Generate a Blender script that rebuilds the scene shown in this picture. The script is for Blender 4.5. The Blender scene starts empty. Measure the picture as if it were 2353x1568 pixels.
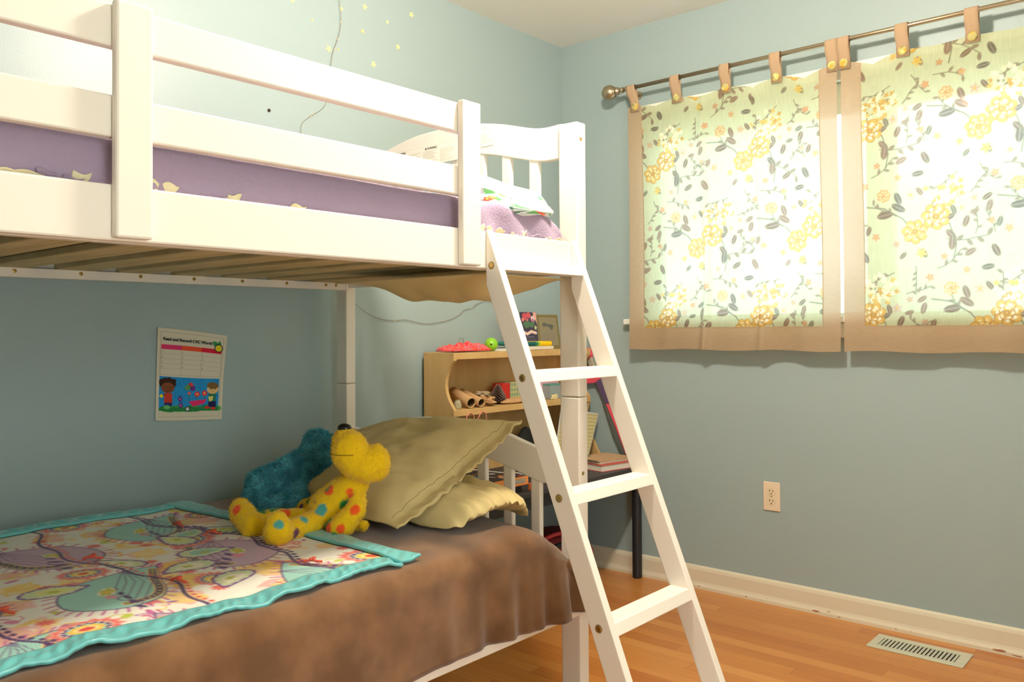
import bpy, bmesh, math, random
import numpy as np
from mathutils import Vector, Matrix, noise as mnoise

S = bpy.context.scene
C = bpy.context.collection
R = math.radians
random.seed(7)
rng = np.random.default_rng(11)

# ------------------------------------------------------------------ camera
FPX = 1940.2
yaw, pitch, roll = 0.7129, 0.01473, -0.00569
cam_d = bpy.data.cameras.new('camera')
cam_d.sensor_fit = 'HORIZONTAL'; cam_d.sensor_width = 36.0
cam_d.lens = FPX / 2353 * 36.0
cam_d.shift_y = -52.86 / 2353
cam_d.clip_start = .05
cam = bpy.data.objects.new('camera', cam_d); C.objects.link(cam)
F = Vector((-math.sin(yaw)*math.cos(pitch), math.cos(yaw)*math.cos(pitch), math.sin(pitch)))
r0 = Vector((math.cos(yaw), math.sin(yaw), 0)); u0 = r0.cross(F)
cr, sr = math.cos(roll), math.sin(roll)
rv = cr*r0 + sr*u0; uv_ = -sr*r0 + cr*u0
M = Matrix((rv, uv_, -F)).transposed().to_4x4(); M.translation = Vector((2.4516, -3.2095, 1.0846))
cam.matrix_world = M
S.camera = cam

# ------------------------------------------------------------------ exposure, world
S.view_settings.view_transform = 'Standard'; S.view_settings.look = 'None'
S.view_settings.gamma = 1.0; S.view_settings.exposure = 0.0
S.view_settings.use_curve_mapping = False
S.cycles.max_bounces = 10; S.cycles.transparent_max_bounces = 12
S.cycles.sample_clamp_indirect = 6.0

def lin(v):
    v = v/255.0
    return v/12.92 if v <= .04045 else ((v+.055)/1.055)**2.4
def c(r, g, b): return (lin(r), lin(g), lin(b), 1.0)

W = bpy.data.worlds.new('world'); S.world = W; W.use_nodes = True
nt = W.node_tree; nt.nodes.clear()
wo = nt.nodes.new('ShaderNodeOutputWorld'); bg = nt.nodes.new('ShaderNodeBackground')
tc = nt.nodes.new('ShaderNodeTexCoord'); nz = nt.nodes.new('ShaderNodeTexNoise'); nz.inputs['Scale'].default_value = 5.0
nz.inputs['Detail'].default_value = 3.0
rp = nt.nodes.new('ShaderNodeValToRGB')
rp.color_ramp.elements[0].position = .38; rp.color_ramp.elements[0].color = (.34, .50, .48, 1)
rp.color_ramp.elements[1].position = .56; rp.color_ramp.elements[1].color = (.72, .93, 1.0, 1)
nt.links.new(tc.outputs['Generated'], nz.inputs['Vector']); nt.links.new(nz.outputs['Fac'], rp.inputs['Fac'])
nt.links.new(rp.outputs['Color'], bg.inputs['Color']); nt.links.new(bg.outputs[0], wo.inputs[0])
bg.inputs['Strength'].default_value = 4.4

LAMP_POS = (1.42, -1.64, 2.31)
LAMP_STRENGTH = 470.0

# added fill light: area lamp set in the made-up doorway behind the camera
hl = bpy.data.lights.new('fill_light', 'AREA'); hl.shape = 'RECTANGLE'; hl.size = 2.0; hl.size_y = .86; hl.energy = 14.0; hl.color = (1.0, .84, .66)
hlo = bpy.data.objects.new('fill_light', hl); C.objects.link(hlo); hlo.location = (3.40, -2.75, 1.02); hlo.rotation_euler = (0, math.radians(90), 0)

# ------------------------------------------------------------------ materials
def nodes(name):
    m = bpy.data.materials.new(name); m.use_nodes = True
    n = m.node_tree; b = n.nodes['Principled BSDF']
    return m, n, b
def add_bump(n, b, scale, strength, dist=.002, detail=3.0, stretch=None):
    t = n.nodes.new('ShaderNodeTexCoord'); x = n.nodes.new('ShaderNodeTexNoise')
    x.inputs['Scale'].default_value = scale; x.inputs['Detail'].default_value = detail
    if stretch:
        mp = n.nodes.new('ShaderNodeMapping'); mp.inputs['Scale'].default_value = stretch
        n.links.new(t.outputs['Object'], mp.inputs['Vector']); n.links.new(mp.outputs[0], x.inputs['Vector'])
    else: n.links.new(t.outputs['Object'], x.inputs['Vector'])
    bp = n.nodes.new('ShaderNodeBump'); bp.inputs['Strength'].default_value = strength; bp.inputs['Distance'].default_value = dist
    n.links.new(x.outputs['Fac'], bp.inputs['Height']); n.links.new(bp.outputs[0], b.inputs['Normal'])
    return x
def mat(name, col, rough=.6, spec=.4, metal=0, bump=None, sheen=0, vary=None, col2=None, stretch=None):
    m, n, b = nodes(name)
    b.inputs['Base Color'].default_value = col; b.inputs['Roughness'].default_value = rough
    b.inputs['Specular IOR Level'].default_value = spec; b.inputs['Metallic'].default_value = metal
    if sheen:
        b.inputs['Sheen Weight'].default_value = sheen; b.inputs['Sheen Roughness'].default_value = .4
    if bump: add_bump(n, b, bump[0], bump[1], bump[2] if len(bump) > 2 else .002, stretch=stretch)
    if vary:
        t = n.nodes.new('ShaderNodeTexCoord'); x = n.nodes.new('ShaderNodeTexNoise'); x.inputs['Scale'].default_value = vary
        x.inputs['Detail'].default_value = 4; r = n.nodes.new('ShaderNodeValToRGB')
        if stretch:
            mp = n.nodes.new('ShaderNodeMapping'); mp.inputs['Scale'].default_value = stretch
            n.links.new(t.outputs['Object'], mp.inputs['Vector']); n.links.new(mp.outputs[0], x.inputs['Vector'])
        else: n.links.new(t.outputs['Object'], x.inputs['Vector'])
        r.color_ramp.elements[0].position = .35; r.color_ramp.elements[1].position = .65
        r.color_ramp.elements[0].color = col; r.color_ramp.elements[1].color = col2
        n.links.new(x.outputs['Fac'], r.inputs['Fac']); n.links.new(r.outputs[0], b.inputs['Base Color'])
    return m
def mat_vc(name, rough=.8, spec=.2, bump=None, sheen=0):
    m, n, b = nodes(name)
    a = n.nodes.new('ShaderNodeAttribute'); a.attribute_name = 'Col'
    n.links.new(a.outputs['Color'], b.inputs['Base Color'])
    b.inputs['Roughness'].default_value = rough; b.inputs['Specular IOR Level'].default_value = spec
    if sheen: b.inputs['Sheen Weight'].default_value = sheen
    if bump: add_bump(n, b, bump[0], bump[1], .001)
    return m
def mat_cloth(name, vc=None, col=None, transl=.4, transp=.1, weave=None):
    m = bpy.data.materials.new(name); m.use_nodes = True; n = m.node_tree; n.nodes.clear(); N = n.nodes.new; L = n.links.new
    o = N('ShaderNodeOutputMaterial'); d = N('ShaderNodeBsdfDiffuse'); t = N('ShaderNodeBsdfTranslucent'); p = N('ShaderNodeBsdfTransparent')
    m1 = N('ShaderNodeMixShader'); m2 = N('ShaderNodeMixShader'); m1.inputs[0].default_value = transl; m2.inputs[0].default_value = transp
    if vc:
        a = N('ShaderNodeAttribute'); a.attribute_name = 'Col'; src = a.outputs['Color']
    else:
        rg = N('ShaderNodeRGB'); rg.outputs[0].default_value = col; src = rg.outputs[0]
    mxw = N('ShaderNodeMix'); mxw.data_type = 'RGBA'; mxw.inputs['Factor'].default_value = .2; mxw.inputs['B'].default_value = (1, 1, 1, 1); L(src, mxw.inputs['A'])
    L(src, d.inputs['Color']); L(mxw.outputs['Result'], t.inputs['Color']); L(mxw.outputs['Result'], p.inputs['Color'])
    if weave:
        tcx = N('ShaderNodeTexCoord'); mp = N('ShaderNodeMapping'); mp.inputs['Scale'].default_value = (40, 40, 900)
        x = N('ShaderNodeTexNoise'); x.inputs['Scale'].default_value = 1.0; mr = N('ShaderNodeMapRange')
        mr.inputs[1].default_value = .35; mr.inputs[2].default_value = .65
        mr.inputs[3].default_value = transp*.5; mr.inputs[4].default_value = transp*1.7
        L(tcx.outputs['Object'], mp.inputs[0]); L(mp.outputs[0], x.inputs['Vector']); L(x.outputs['Fac'], mr.inputs[0]); L(mr.outputs[0], m2.inputs[0])
    L(d.outputs[0], m1.inputs[1]); L(t.outputs[0], m1.inputs[2]); L(m1.outputs[0], m2.inputs[1]); L(p.outputs[0], m2.inputs[2]); L(m2.outputs[0], o.inputs[0])
    return m

m_wall = mat('wall_paint', c(160, 177, 177), .38, .45, bump=(230, .22, .0012))
m_ceil = mat('ceiling_texture', c(252, 249, 242), .95, .1, bump=(160, .5, .003))
m_white = mat('bed_white_paint', c(240, 232, 219), .42, .4, bump=(60, .05, .001))
m_trim = mat('trim_paint', c(226, 215, 190), .4, .45)
m_trimchip = mat('chipped_paint', c(170, 120, 84), .8, .1)
m_casing = mat('window_white', c(235, 235, 225), .5, .3)
m_slat = mat('slat_wood', c(214, 196, 150), .65, .25, vary=6, col2=c(196, 172, 120), stretch=(1, 14, 1))
m_brass = mat('bolt_metal', c(190, 160, 95), .35, .5, 1)
m_bolthole = mat('bolt_recess', c(150, 126, 82), .5, .3)
m_tan = mat('tan_cotton', c(215, 194, 138), .85, .15, bump=(500, .15, .001), sheen=.1)
m_brown = mat('brown_plush', c(106, 75, 49), .95, .04, bump=(1500, .55, .0016), sheen=.5, vary=9, col2=c(138, 101, 69))
m_purple = mat('purple_fleece', c(164, 145, 168), .95, .05, bump=(260, .8, .003), sheen=.2)
m_cream = mat('cream_fleece', c(226, 214, 176), .95, .05, bump=(300, .4, .002), sheen=.2)
m_matblue = mat('mattress_underside', c(60, 72, 82), .9, .1)
m_matw = mat('mattress_ticking', c(214, 208, 194), .9, .1)
m_satin = mat('teal_satin', c(108, 190, 190), .32, .55, sheen=.3, bump=(30, .25, .004), stretch=(1, 3, 1))
m_coral = mat('coral_yarn', c(212, 92, 72), .9, .1)
m_hutch = mat('maple_laminate', c(214, 178, 120), .5, .35, vary=3, col2=c(204, 164, 104), stretch=(6, 6, 1))
m_hutch_edge = mat('maple_edge', c(214, 170, 112), .5, .35)
m_desk = mat('dark_desk_top', c(58, 56, 58), .45, .4)
m_black = mat('black_metal', c(34, 34, 38), .4, .4)
m_rod = mat('brushed_nickel', c(178, 160, 132), .32, .5, .9)
m_linen = mat_cloth('tan_linen', col=c(196, 170, 138), transl=.35, transp=.10, weave=True)
m_tab = mat('tan_linen_tab', c(184, 156, 126), .9, .1, bump=(600, .3, .001))
m_print = mat_cloth('floral_print', vc=True, transl=.45, transp=.17)
m_printv = mat_vc('printed_fabric', .95, .1, bump=(500, .3), sheen=.15)
m_paper = mat_vc('printed_paper', .85, .15)
m_outlet = mat('almond_plastic', c(236, 216, 186), .4, .45)
m_dark = mat('dark_slot', c(52, 44, 34), .8, .1)
m_vent = mat('vent_enamel', c(206, 204, 180), .4, .4)
m_ventin = mat('vent_inside', c(40, 40, 44), .9, .1)
m_star = mat('star_sticker', c(232, 226, 158), .6, .3)
m_staro = mat('star_sticker_orange', c(246, 214, 140), .6, .3)
m_wire = mat('copper_wire', c(150, 132, 104), .5, .4, .4)
m_led = mat('wire_bead', c(240, 206, 150), .3, .5)
m_ink = mat('print_ink', c(24, 50, 46), .8, .1)
m_nose = mat('nose_plastic', c(24, 20, 20), .25, .5)
m_glass = bpy.data.materials.new('window_glass'); m_glass.use_nodes = True
_g = m_glass.node_tree; _g.nodes.clear(); _o = _g.nodes.new('ShaderNodeOutputMaterial'); _t = _g.nodes.new('ShaderNodeBsdfTransparent')
_s = _g.nodes.new('ShaderNodeBsdfGlossy'); _s.inputs['Roughness'].default_value = .02; _m = _g.nodes.new('ShaderNodeMixShader'); _m.inputs[0].default_value = .06
_g.links.new(_t.outputs[0], _m.inputs[1]); _g.links.new(_s.outputs[0], _m.inputs[2]); _g.links.new(_m.outputs[0], _o.inputs[0])

def floor_material():
    m, n, b = nodes('oak_floor'); N = n.nodes.new; L = n.links.new
    t = N('ShaderNodeTexCoord'); s = N('ShaderNodeSeparateXYZ'); L(t.outputs['Object'], s.inputs[0])
    def mth(op, a, bb=None):
        x = N('ShaderNodeMath'); x.operation = op
        for i, v in enumerate((a, bb)):
            if v is None: continue
            if isinstance(v, (int, float)): x.inputs[i].default_value = v
            else: L(v, x.inputs[i])
        return x.outputs[0]
    yy = mth('DIVIDE', s.outputs['Y'], .057); row = mth('FLOOR', yy); fy = mth('FRACT', yy)
    w1 = N('ShaderNodeTexWhiteNoise'); w1.noise_dimensions = '1D'; L(row, w1.inputs['W'])
    xx = mth('ADD', mth('DIVIDE', s.outputs['X'], .95), mth('MULTIPLY', w1.outputs['Value'], 7.0)); col = mth('FLOOR', xx); fx = mth('FRACT', xx)
    cb = N('ShaderNodeCombineXYZ'); L(row, cb.inputs[0]); L(col, cb.inputs[1])
    w2 = N('ShaderNodeTexWhiteNoise'); w2.noise_dimensions = '3D'; L(cb.outputs[0], w2.inputs['Vector'])
    mp = N('ShaderNodeMapping'); mp.inputs['Scale'].default_value = (2.2, 60, 1); L(t.outputs['Object'], mp.inputs[0])
    g = N('ShaderNodeTexNoise'); g.inputs['Scale'].default_value = 1.6; g.inputs['Detail'].default_value = 6; L(mp.outputs[0], g.inputs['Vector'])
    f = mth('ADD', mth('MULTIPLY', w2.outputs['Value'], .55), mth('MULTIPLY', g.outputs['Fac'], .5))
    rp = N('ShaderNodeValToRGB'); e = rp.color_ramp.elements
    e[0].position = .15; e[0].color = c(180, 108, 50); e[1].position = .9; e[1].color = c(212, 148, 80)
    k = e.new(.5); k.color = c(196, 126, 60); L(f, rp.inputs['Fac'])
    seam = mth('MAXIMUM', mth('LESS_THAN', fy, .03), mth('LESS_THAN', fx, .002))
    mx = N('ShaderNodeMix'); mx.data_type = 'RGBA'; L(mth('MULTIPLY', seam, .45), mx.inputs['Factor']); L(rp.outputs[0], mx.inputs['A']); mx.inputs['B'].default_value = c(96, 52, 24)
    L(mx.outputs['Result'], b.inputs['Base Color'])
    b.inputs['Roughness'].default_value = .3; b.inputs['Specular IOR Level'].default_value = .45
    bp = N('ShaderNodeBump'); bp.inputs['Strength'].default_value = .25; bp.inputs['Distance'].default_value = .001
    L(mth('SUBTRACT', g.outputs['Fac'], seam), bp.inputs['Height']); L(bp.outputs[0], b.inputs['Normal'])
    return m
m_floor = floor_material()

# ------------------------------------------------------------------ mesh helpers
class MB:
    def __init__(s): s.v = []; s.f = []; s.c = []
    def add(s, vs, fs, col=None):
        o = len(s.v); s.v += [tuple(p) for p in vs]; s.f += [tuple(i+o for i in f) for f in fs]
        s.c += [col or (1, 1, 1, 1)]*len(vs); return s
    def box(s, x0, x1, y0, y1, z0, z1, col=None, T=None):
        v = [(x, y, z) for z in (z0, z1) for y in (y0, y1) for x in (x0, x1)]
        if T: v = [T(p) for p in v]
        return s.add(v, [(0, 2, 3, 1), (4, 5, 7, 6), (0, 1, 5, 4), (2, 6, 7, 3), (0, 4, 6, 2), (1, 3, 7, 5)], col)
    def prism(s, poly, f0, f1, col=None):
        n = len(poly); v = [f0(p) for p in poly] + [f1(p) for p in poly]
        return s.add(v, [tuple(range(n))[::-1], tuple(range(n, 2*n))] + [(i, (i+1) % n, n+(i+1) % n, n+i) for i in range(n)], col)
    def tube(s, pts, r, n=8, col=None, cap=True):
        pts = [Vector(p) for p in pts]; rr = r if isinstance(r, (list, tuple)) else [r]*len(pts)
        vs = []; fs = []; up = None
        for i, p in enumerate(pts):
            t = (pts[min(i+1, len(pts)-1)] - pts[max(i-1, 0)]).normalized()
            if up is None: up = t.orthogonal().normalized()
            up = (up - t*up.dot(t)); up = up.normalized() if up.length > 1e-6 else t.orthogonal().normalized()
            w = t.cross(up)
            for k in range(n):
                a = 2*math.pi*k/n; vs.append(p + rr[i]*(math.cos(a)*up + math.sin(a)*w))
        for i in range(len(pts)-1):
            for k in range(n): fs.append((i*n+k, i*n+(k+1) % n, (i+1)*n+(k+1) % n, (i+1)*n+k))
        if cap: fs += [tuple(range(n))[::-1], tuple(range((len(pts)-1)*n, len(pts)*n))]
        return s.add(vs, fs, col)
    def lathe(s, prof, o, ax='z', n=24, col=None):
        o = Vector(o); vs = []; fs = []
        for (r, h) in prof:
            for k in range(n):
                a = 2*math.pi*k/n; x, y = r*math.cos(a), r*math.sin(a)
                q = {'z': (x, y, h), 'y': (x, h, y), 'x': (h, x, y)}[ax]; vs.append(o+Vector(q))
        for i in range(len(prof)-1):
            for k in range(n): fs.append((i*n+k, i*n+(k+1) % n, (i+1)*n+(k+1) % n, (i+1)*n+k))
        fs += [tuple(range(n))[::-1], tuple(range((len(prof)-1)*n, len(prof)*n))]
        return s.add(vs, fs, col)
    def ball(s, o, r, n=16, col=None, T=None):
        rx, ry, rz = r if isinstance(r, (tuple, list)) else (r, r, r); vs = []; fs = []; m = n//2+1
        for i in range(m+1):
            th = math.pi*i/m
            for k in range(n):
                a = 2*math.pi*k/n; q = Vector((rx*math.sin(th)*math.cos(a), ry*math.sin(th)*math.sin(a), rz*math.cos(th)))
                if T: q = T @ q
                vs.append(Vector(o)+q)
        for i in range(m):
            for k in range(n): fs.append((i*n+k, (i+1)*n+k, (i+1)*n+(k+1) % n, i*n+(k+1) % n))
        return s.add(vs, fs, col)
    def build(s, name, m, parent=None, smooth=False, bevel=0, vc=False, fix=True):
        me = bpy.data.meshes.new(name); me.from_pydata(s.v, [], s.f)
        if vc:
            a = me.color_attributes.new('Col', 'FLOAT_COLOR', 'POINT'); a.data.foreach_set('color', np.array(s.c, dtype=np.float32).ravel())
        if fix:
            b = bmesh.new(); b.from_mesh(me)
            bmesh.ops.recalc_face_normals(b, faces=b.faces); b.to_mesh(me); b.free()
        me.materials.append(m)
        if smooth: me.polygons.foreach_set('use_smooth', [True]*len(me.polygons))
        return link(name, me, parent, bevel)
def link(name, me, parent=None, bevel=0):
    o = bpy.data.objects.new(name, me); C.objects.link(o)
    if parent:
        o.parent = parent
        p = Vector(parent['_w'])
        o['_w'] = (0.0, 0.0, 0.0); o.location = -p
    else: o['_w'] = (0.0, 0.0, 0.0)
    if bevel:
        md = o.modifiers.new('bevel', 'BEVEL'); md.width = bevel; md.segments = 2; md.limit_method = 'ANGLE'; md.angle_limit = R(40)
        md.harden_normals = False
    return o
def sub(o):  # a part that will carry sub-parts: meshes are in world coordinates
    o['_w'] = (0.0, 0.0, 0.0); return o
def thing(name, label, cat, loc=(0, 0, 0), group=None):
    o = bpy.data.objects.new(name, None); C.objects.link(o); o.location = loc; o['_w'] = tuple(map(float, loc)); o.empty_display_size = .05
    o['label'] = label; o['category'] = cat
    if group: o['group'] = group
    return o
def tag(o, label, cat, group=None, kind=None):
    o['label'] = label; o['category'] = cat
    if group: o['group'] = group
    if kind: o['kind'] = kind
    return o
def struct(o): o['kind'] = 'structure'; return o
def box(name, m, x0, x1, y0, y1, z0, z1, parent=None, bevel=.002):
    return MB().box(x0, x1, y0, y1, z0, z1).build(name, m, parent, bevel=bevel)

def grid_obj(name, P, m, parent=None, cols=None, solid=0, wrap=False, offset=-1):
    P = np.asarray(P, dtype=np.float32); h, w = P.shape[:2]
    me = bpy.data.meshes.new(name); me.vertices.add(h*w); me.vertices.foreach_set('co', P.reshape(-1))
    i = np.arange(h*w).reshape(h, w)
    if wrap:
        i2 = np.concatenate([i, i[:, :1]], 1)
    else: i2 = i
    q = np.stack([i2[:-1, :-1], i2[:-1, 1:], i2[1:, 1:], i2[1:, :-1]], -1).reshape(-1, 4)
    nf = len(q); me.loops.add(nf*4); me.loops.foreach_set('vertex_index', q.ravel().astype(np.int32))
    me.polygons.add(nf); me.polygons.foreach_set('loop_start', np.arange(0, nf*4, 4, dtype=np.int32))
    me.polygons.foreach_set('use_smooth', np.ones(nf, dtype=bool))
    me.update(calc_edges=True); me.validate()
    if cols is not None:
        cc = np.clip(np.asarray(cols, dtype=np.float64), 0, 1); l = np.where(cc <= .04045, cc/12.92, ((cc+.055)/1.055)**2.4)
        a = me.color_attributes.new('Col', 'FLOAT_COLOR', 'POINT')
        l4 = np.ones((h*w, 4), dtype=np.float32); l4[:, :3] = l.reshape(-1, 3); a.data.foreach_set('color', l4.ravel())
    me.materials.append(m)
    o = link(name, me, parent)
    if solid:
        md = o.modifiers.new('thickness', 'SOLIDIFY'); md.thickness = solid; md.offset = offset
    return o
def fbm(x, y, z=0.0, oct=3):
    return mnoise.fractal(Vector((x, y, z)), 1.0, 2.0, oct)
def nmap(X, Y, Z=0.0, oct=3):
    Z = np.broadcast_to(Z, X.shape)
    return np.array([fbm(a, b, d, oct) for a, b, d in zip(X.ravel(), Y.ravel(), Z.ravel())]).reshape(X.shape)
def smooth01(t): t = np.clip(t, 0, 1); return t*t*(3-2*t)

# ------------------------------------------------------------------ painter for woven / printed patterns (colour of the cloth itself)
class Canvas:
    def __init__(s, w, h, res, base):
        s.w, s.h, s.res = w, h, res; s.nx, s.ny = int(round(w/res))+1, int(round(h/res))+1
        s.a = np.zeros((s.ny, s.nx, 3)); s.a[:] = np.array(base)/255.
        s.X, s.Y = np.meshgrid(np.linspace(0, w, s.nx), np.linspace(0, h, s.ny))
    def win(s, cx, cy, r):
        x0 = max(0, int((cx-r)/s.res)); x1 = min(s.nx, int((cx+r)/s.res)+2); y0 = max(0, int((cy-r)/s.res)); y1 = min(s.ny, int((cy+r)/s.res)+2)
        return (slice(y0, y1), slice(x0, x1)) if x1 > x0 and y1 > y0 else None
    def put(s, sl, mask, col, al=1.0):
        v = s.a[sl]; m = mask[..., None]*al; s.a[sl] = v*(1-m) + (np.array(col)/255.)*m
    def ell(s, cx, cy, rx, ry, ang, col, al=1.0, wob=0, lobes=0, ring=None):
        w = s.win(cx, cy, max(rx, ry)*1.3+s.res)
        if not w: return
        x = s.X[w]-cx; y = s.Y[w]-cy; ca, sa = math.cos(ang), math.sin(ang); u = (x*ca+y*sa)/rx; v = (-x*sa+y*ca)/ry
        d = np.sqrt(u*u+v*v)
        if lobes: d = d/(1+wob*np.cos(lobes*np.arctan2(v, u)))
        e = s.res/min(rx, ry)
        m = np.clip((1-d)/e+.5, 0, 1)
        if ring: m *= np.clip((d-ring)/e+.5, 0, 1)
        s.put(w, m, col, al)
    def poly(s, pts, col, al=1.0):
        P = np.array(pts); cx, cy = P.mean(0); r = np.abs(P-[cx, cy]).max(); w = s.win(cx, cy, r+s.res)
        if not w: return
        x, y = s.X[w], s.Y[w]; ins = np.zeros(x.shape, bool); n = len(P)
        for i in range(n):
            (x1, y1), (x2, y2) = P[i], P[(i+1) % n]
            k = ((y1 > y) != (y2 > y)); ins ^= k & (x < (x2-x1)*(y-y1)/((y2-y1) if y2 != y1 else 1e-9)+x1)
        s.put(w, ins.astype(float), col, al)
    def line(s, pts, wd, col, al=1.0, closed=False):
        P = list(pts)+([pts[0]] if closed else [])
        for (x1, y1), (x2, y2) in zip(P[:-1], P[1:]):
            cx, cy = (x1+x2)/2, (y1+y2)/2; L = math.hypot(x2-x1, y2-y1); w = s.win(cx, cy, L/2+wd+s.res)
            if not w: continue
            x, y = s.X[w]-x1, s.Y[w]-y1; dx, dy = x2-x1, y2-y1; t = np.clip((x*dx+y*dy)/(L*L+1e-12), 0, 1)
            d = np.hypot(x-t*dx, y-t*dy); s.put(w, np.clip((wd/2-d)/s.res+.5, 0, 1), col, al)

def rose(cv, x, y, r, a, dark=(178, 128, 44), mid=(224, 176, 70), lightc=(248, 232, 170)):
    for k in range(7):   # outer petals
        t = a+k*.898; px, py = x+math.cos(t)*r*.62, y+math.sin(t)*r*.62
        cv.ell(px, py, r*.47, r*.40, t, dark); cv.ell(px+math.cos(t)*r*.03, py+math.sin(t)*r*.03, r*.40, r*.33, t, mid); cv.ell(px-math.cos(t+.5)*r*.08, py-math.sin(t+.5)*r*.08, r*.22, r*.15, t+.6, lightc)
    for k in range(5):
        t = a+.5+k*1.257; px, py = x+math.cos(t)*r*.30, y+math.sin(t)*r*.30
        cv.ell(px, py, r*.32, r*.26, t+1.2, dark); cv.ell(px, py, r*.27, r*.21, t+1.2, mid); cv.ell(px+math.cos(t)*r*.1, py+math.sin(t)*r*.1, r*.16, r*.08, t+1.57, lightc)
    cv.ell(x, y, r*.2, r*.18, 0, dark); cv.ell(x, y, r*.10, r*.09, 0, mid)
    rr = random.Random(int(x*1e4))
    for k in range(14):
        t = rr.uniform(0, 6.28); q = r*rr.uniform(.2, .95); cv.line([(x+q*math.cos(t), y+q*math.sin(t)), (x+q*math.cos(t+.35), y+q*math.sin(t+.35))], cv.res*.8, rr.choice((dark, lightc)))
def leaf(cv, x, y, L, a, col=(120, 108, 88), lc=(170, 160, 138)):
    cv.ell(x+math.cos(a)*L/2, y+math.sin(a)*L/2, L/2, L*.24, a, col)
    cv.line([(x, y), (x+math.cos(a)*L, y+math.sin(a)*L)], cv.res*.9, lc)
def bloom(cv, x, y, r, a, col=(214, 160, 116), cen=(220, 176, 60)):
    for k in range(5):
        t = a+k*1.257; cv.ell(x+math.cos(t)*r*.55, y+math.sin(t)*r*.55, r*.5, r*.3, t, col)
    cv.ell(x, y, r*.25, r*.25, 0, cen)
def spray(cv, x, y, a, L, st=(128, 118, 90)):
    p = [(x, y)]
    for k in range(4):
        a += random.uniform(-.35, .35); p.append((p[-1][0]+math.cos(a)*L/4, p[-1][1]+math.sin(a)*L/4))
        leaf(cv, p[-1][0], p[-1][1], L*.2, a+random.choice((-1, 1))*.9, (138, 114, 82))
    cv.line(p, cv.res*1.1, st); return p[-1]
def floral(cv, ox, oy, base):
    """repeat of golden roses, brown leaves and hydrangea heads; (ox,oy) = panel corner in wall coordinates"""
    # faint slub streaks of the cloth
    st = rng.normal(0, 1, (cv.ny//10+2, cv.nx)); st = np.repeat(st, 10, 0)[:cv.ny]; cv.a += (st*.011)[..., None]
    for i in range(-3, 6):
        for j in range(-3, 6):
            bx = .752+.42*i+.21*(j % 2) - ox; by = 1.42+.335*j - oy
            if not (-.35 < bx < cv.w+.35 and -.35 < by < cv.h+.35): continue
            random.seed(100+(i*7+j) % 3)
            q = lambda dx, dy: (bx+dx, by+dy)
            spray(cv, *q(.05, .08), 1.2, .10); spray(cv, *q(-.06, .06), 2.4, .09); spray(cv, *q(.10, -.03), -.4, .13)
            spray(cv, *q(-.07, -.14), 3.5, .09); spray(cv, *q(.07, -.13), .2, .10)
            for (dx, dy, L, a) in ((-.03, .075, .05, 2.6), (-.07, .07, .055, 3.3), (-.045, .10, .045, 1.9), (.10, .0, .045, -.9), (.12, -.02, .05, -1.7), (.09, .035, .04, .4),
                                   (-.16, -.10, .045, 2.0), (-.175, -.13, .04, 3.3), (.155, .005, .04, 1.2)):
                leaf(cv, *q(dx, dy), L, a, random.choice(((124, 96, 68), (140, 106, 78), (112, 98, 76))))
            cv.line([q(.0, .0), q(-.04, .05), q(-.10, .09), q(-.16, .10)], cv.res*1.6, (126, 120, 92))
            cv.line([q(.07, .05), q(.11, .02), q(.13, -.05), q(.12, -.10)], cv.res*1.4, (126, 120, 92))
            for k in range(34):   # hydrangea head
                a = random.uniform(0, 6.28); rr = .05*math.sqrt(random.random()); g = random.choice(((226, 186, 84), (250, 240, 206), (206, 160, 66), (246, 232, 190)))
                x, y = q(-.115+rr*math.cos(a)*1.25, -.195+rr*math.sin(a)); cv.ell(x, y, .0085, .007, a, g, lobes=4, wob=.3)
            for k in range(16):
                a = random.uniform(0, 6.28); rr = .028*math.sqrt(random.random()); g = random.choice(((226, 190, 90), (214, 168, 66), (250, 240, 200)))
                x, y = q(.105+rr*math.cos(a), .115+rr*math.sin(a)*1.3); cv.ell(x, y, .008, .007, a, g, lobes=4, wob=.3)
            for (dx, dy, L, a) in ((-.19, .05, .04, 1.3), (-.15, .03, .035, -1.9), (-.205, .09, .035, .6), (.03, .125, .035, 2.2), (.19, -.07, .04, -2.6), (.02, -.06, .035, -1.1), (-.03, -.07, .03, 4.0), (.13, .05, .035, 1.9), (.175, .05, .03, .3)): leaf(cv, *q(dx, dy), L, a, random.choice(((128, 100, 70), (120, 110, 82), (146, 112, 84))))
            for (dx, dy, a) in ((-.17, -.02, 2.0), (.18, .12, .6), (.0, -.12, -1.3), (.19, -.02, 1.0)): spray(cv, *q(dx, dy), a, .08)
            for (dx, dy) in ((-.06, -.04), (.19, .10), (-.18, .02), (.09, -.09)): bloom(cv, *q(dx, dy), .012, dx*30, random.choice(((206, 150, 110), (214, 176, 90), (196, 160, 140))))
            rose(cv, *q(0, 0), .040, .3); rose(cv, *q(.068, .048), .043, 2.1, lightc=(252, 246, 222))
            rose(cv, *q(-.10, .135), .022, 1.0, (190, 140, 70), (226, 176, 110), (240, 214, 170))
            bloom(cv, *q(.15, .07), .017, .4, (206, 178, 160)); bloom(cv, *q(-.01, .13), .017, 1.4, (204, 176, 150)); bloom(cv, *q(.02, -.075), .017, .9, (226, 190, 90))
            bloom(cv, *q(-.13, -.01), .014, .9); bloom(cv, *q(.16, -.14), .013, .2); bloom(cv, *q(.045, -.16), .014, .7, (214, 150, 108))
    random.seed(7)

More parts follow.
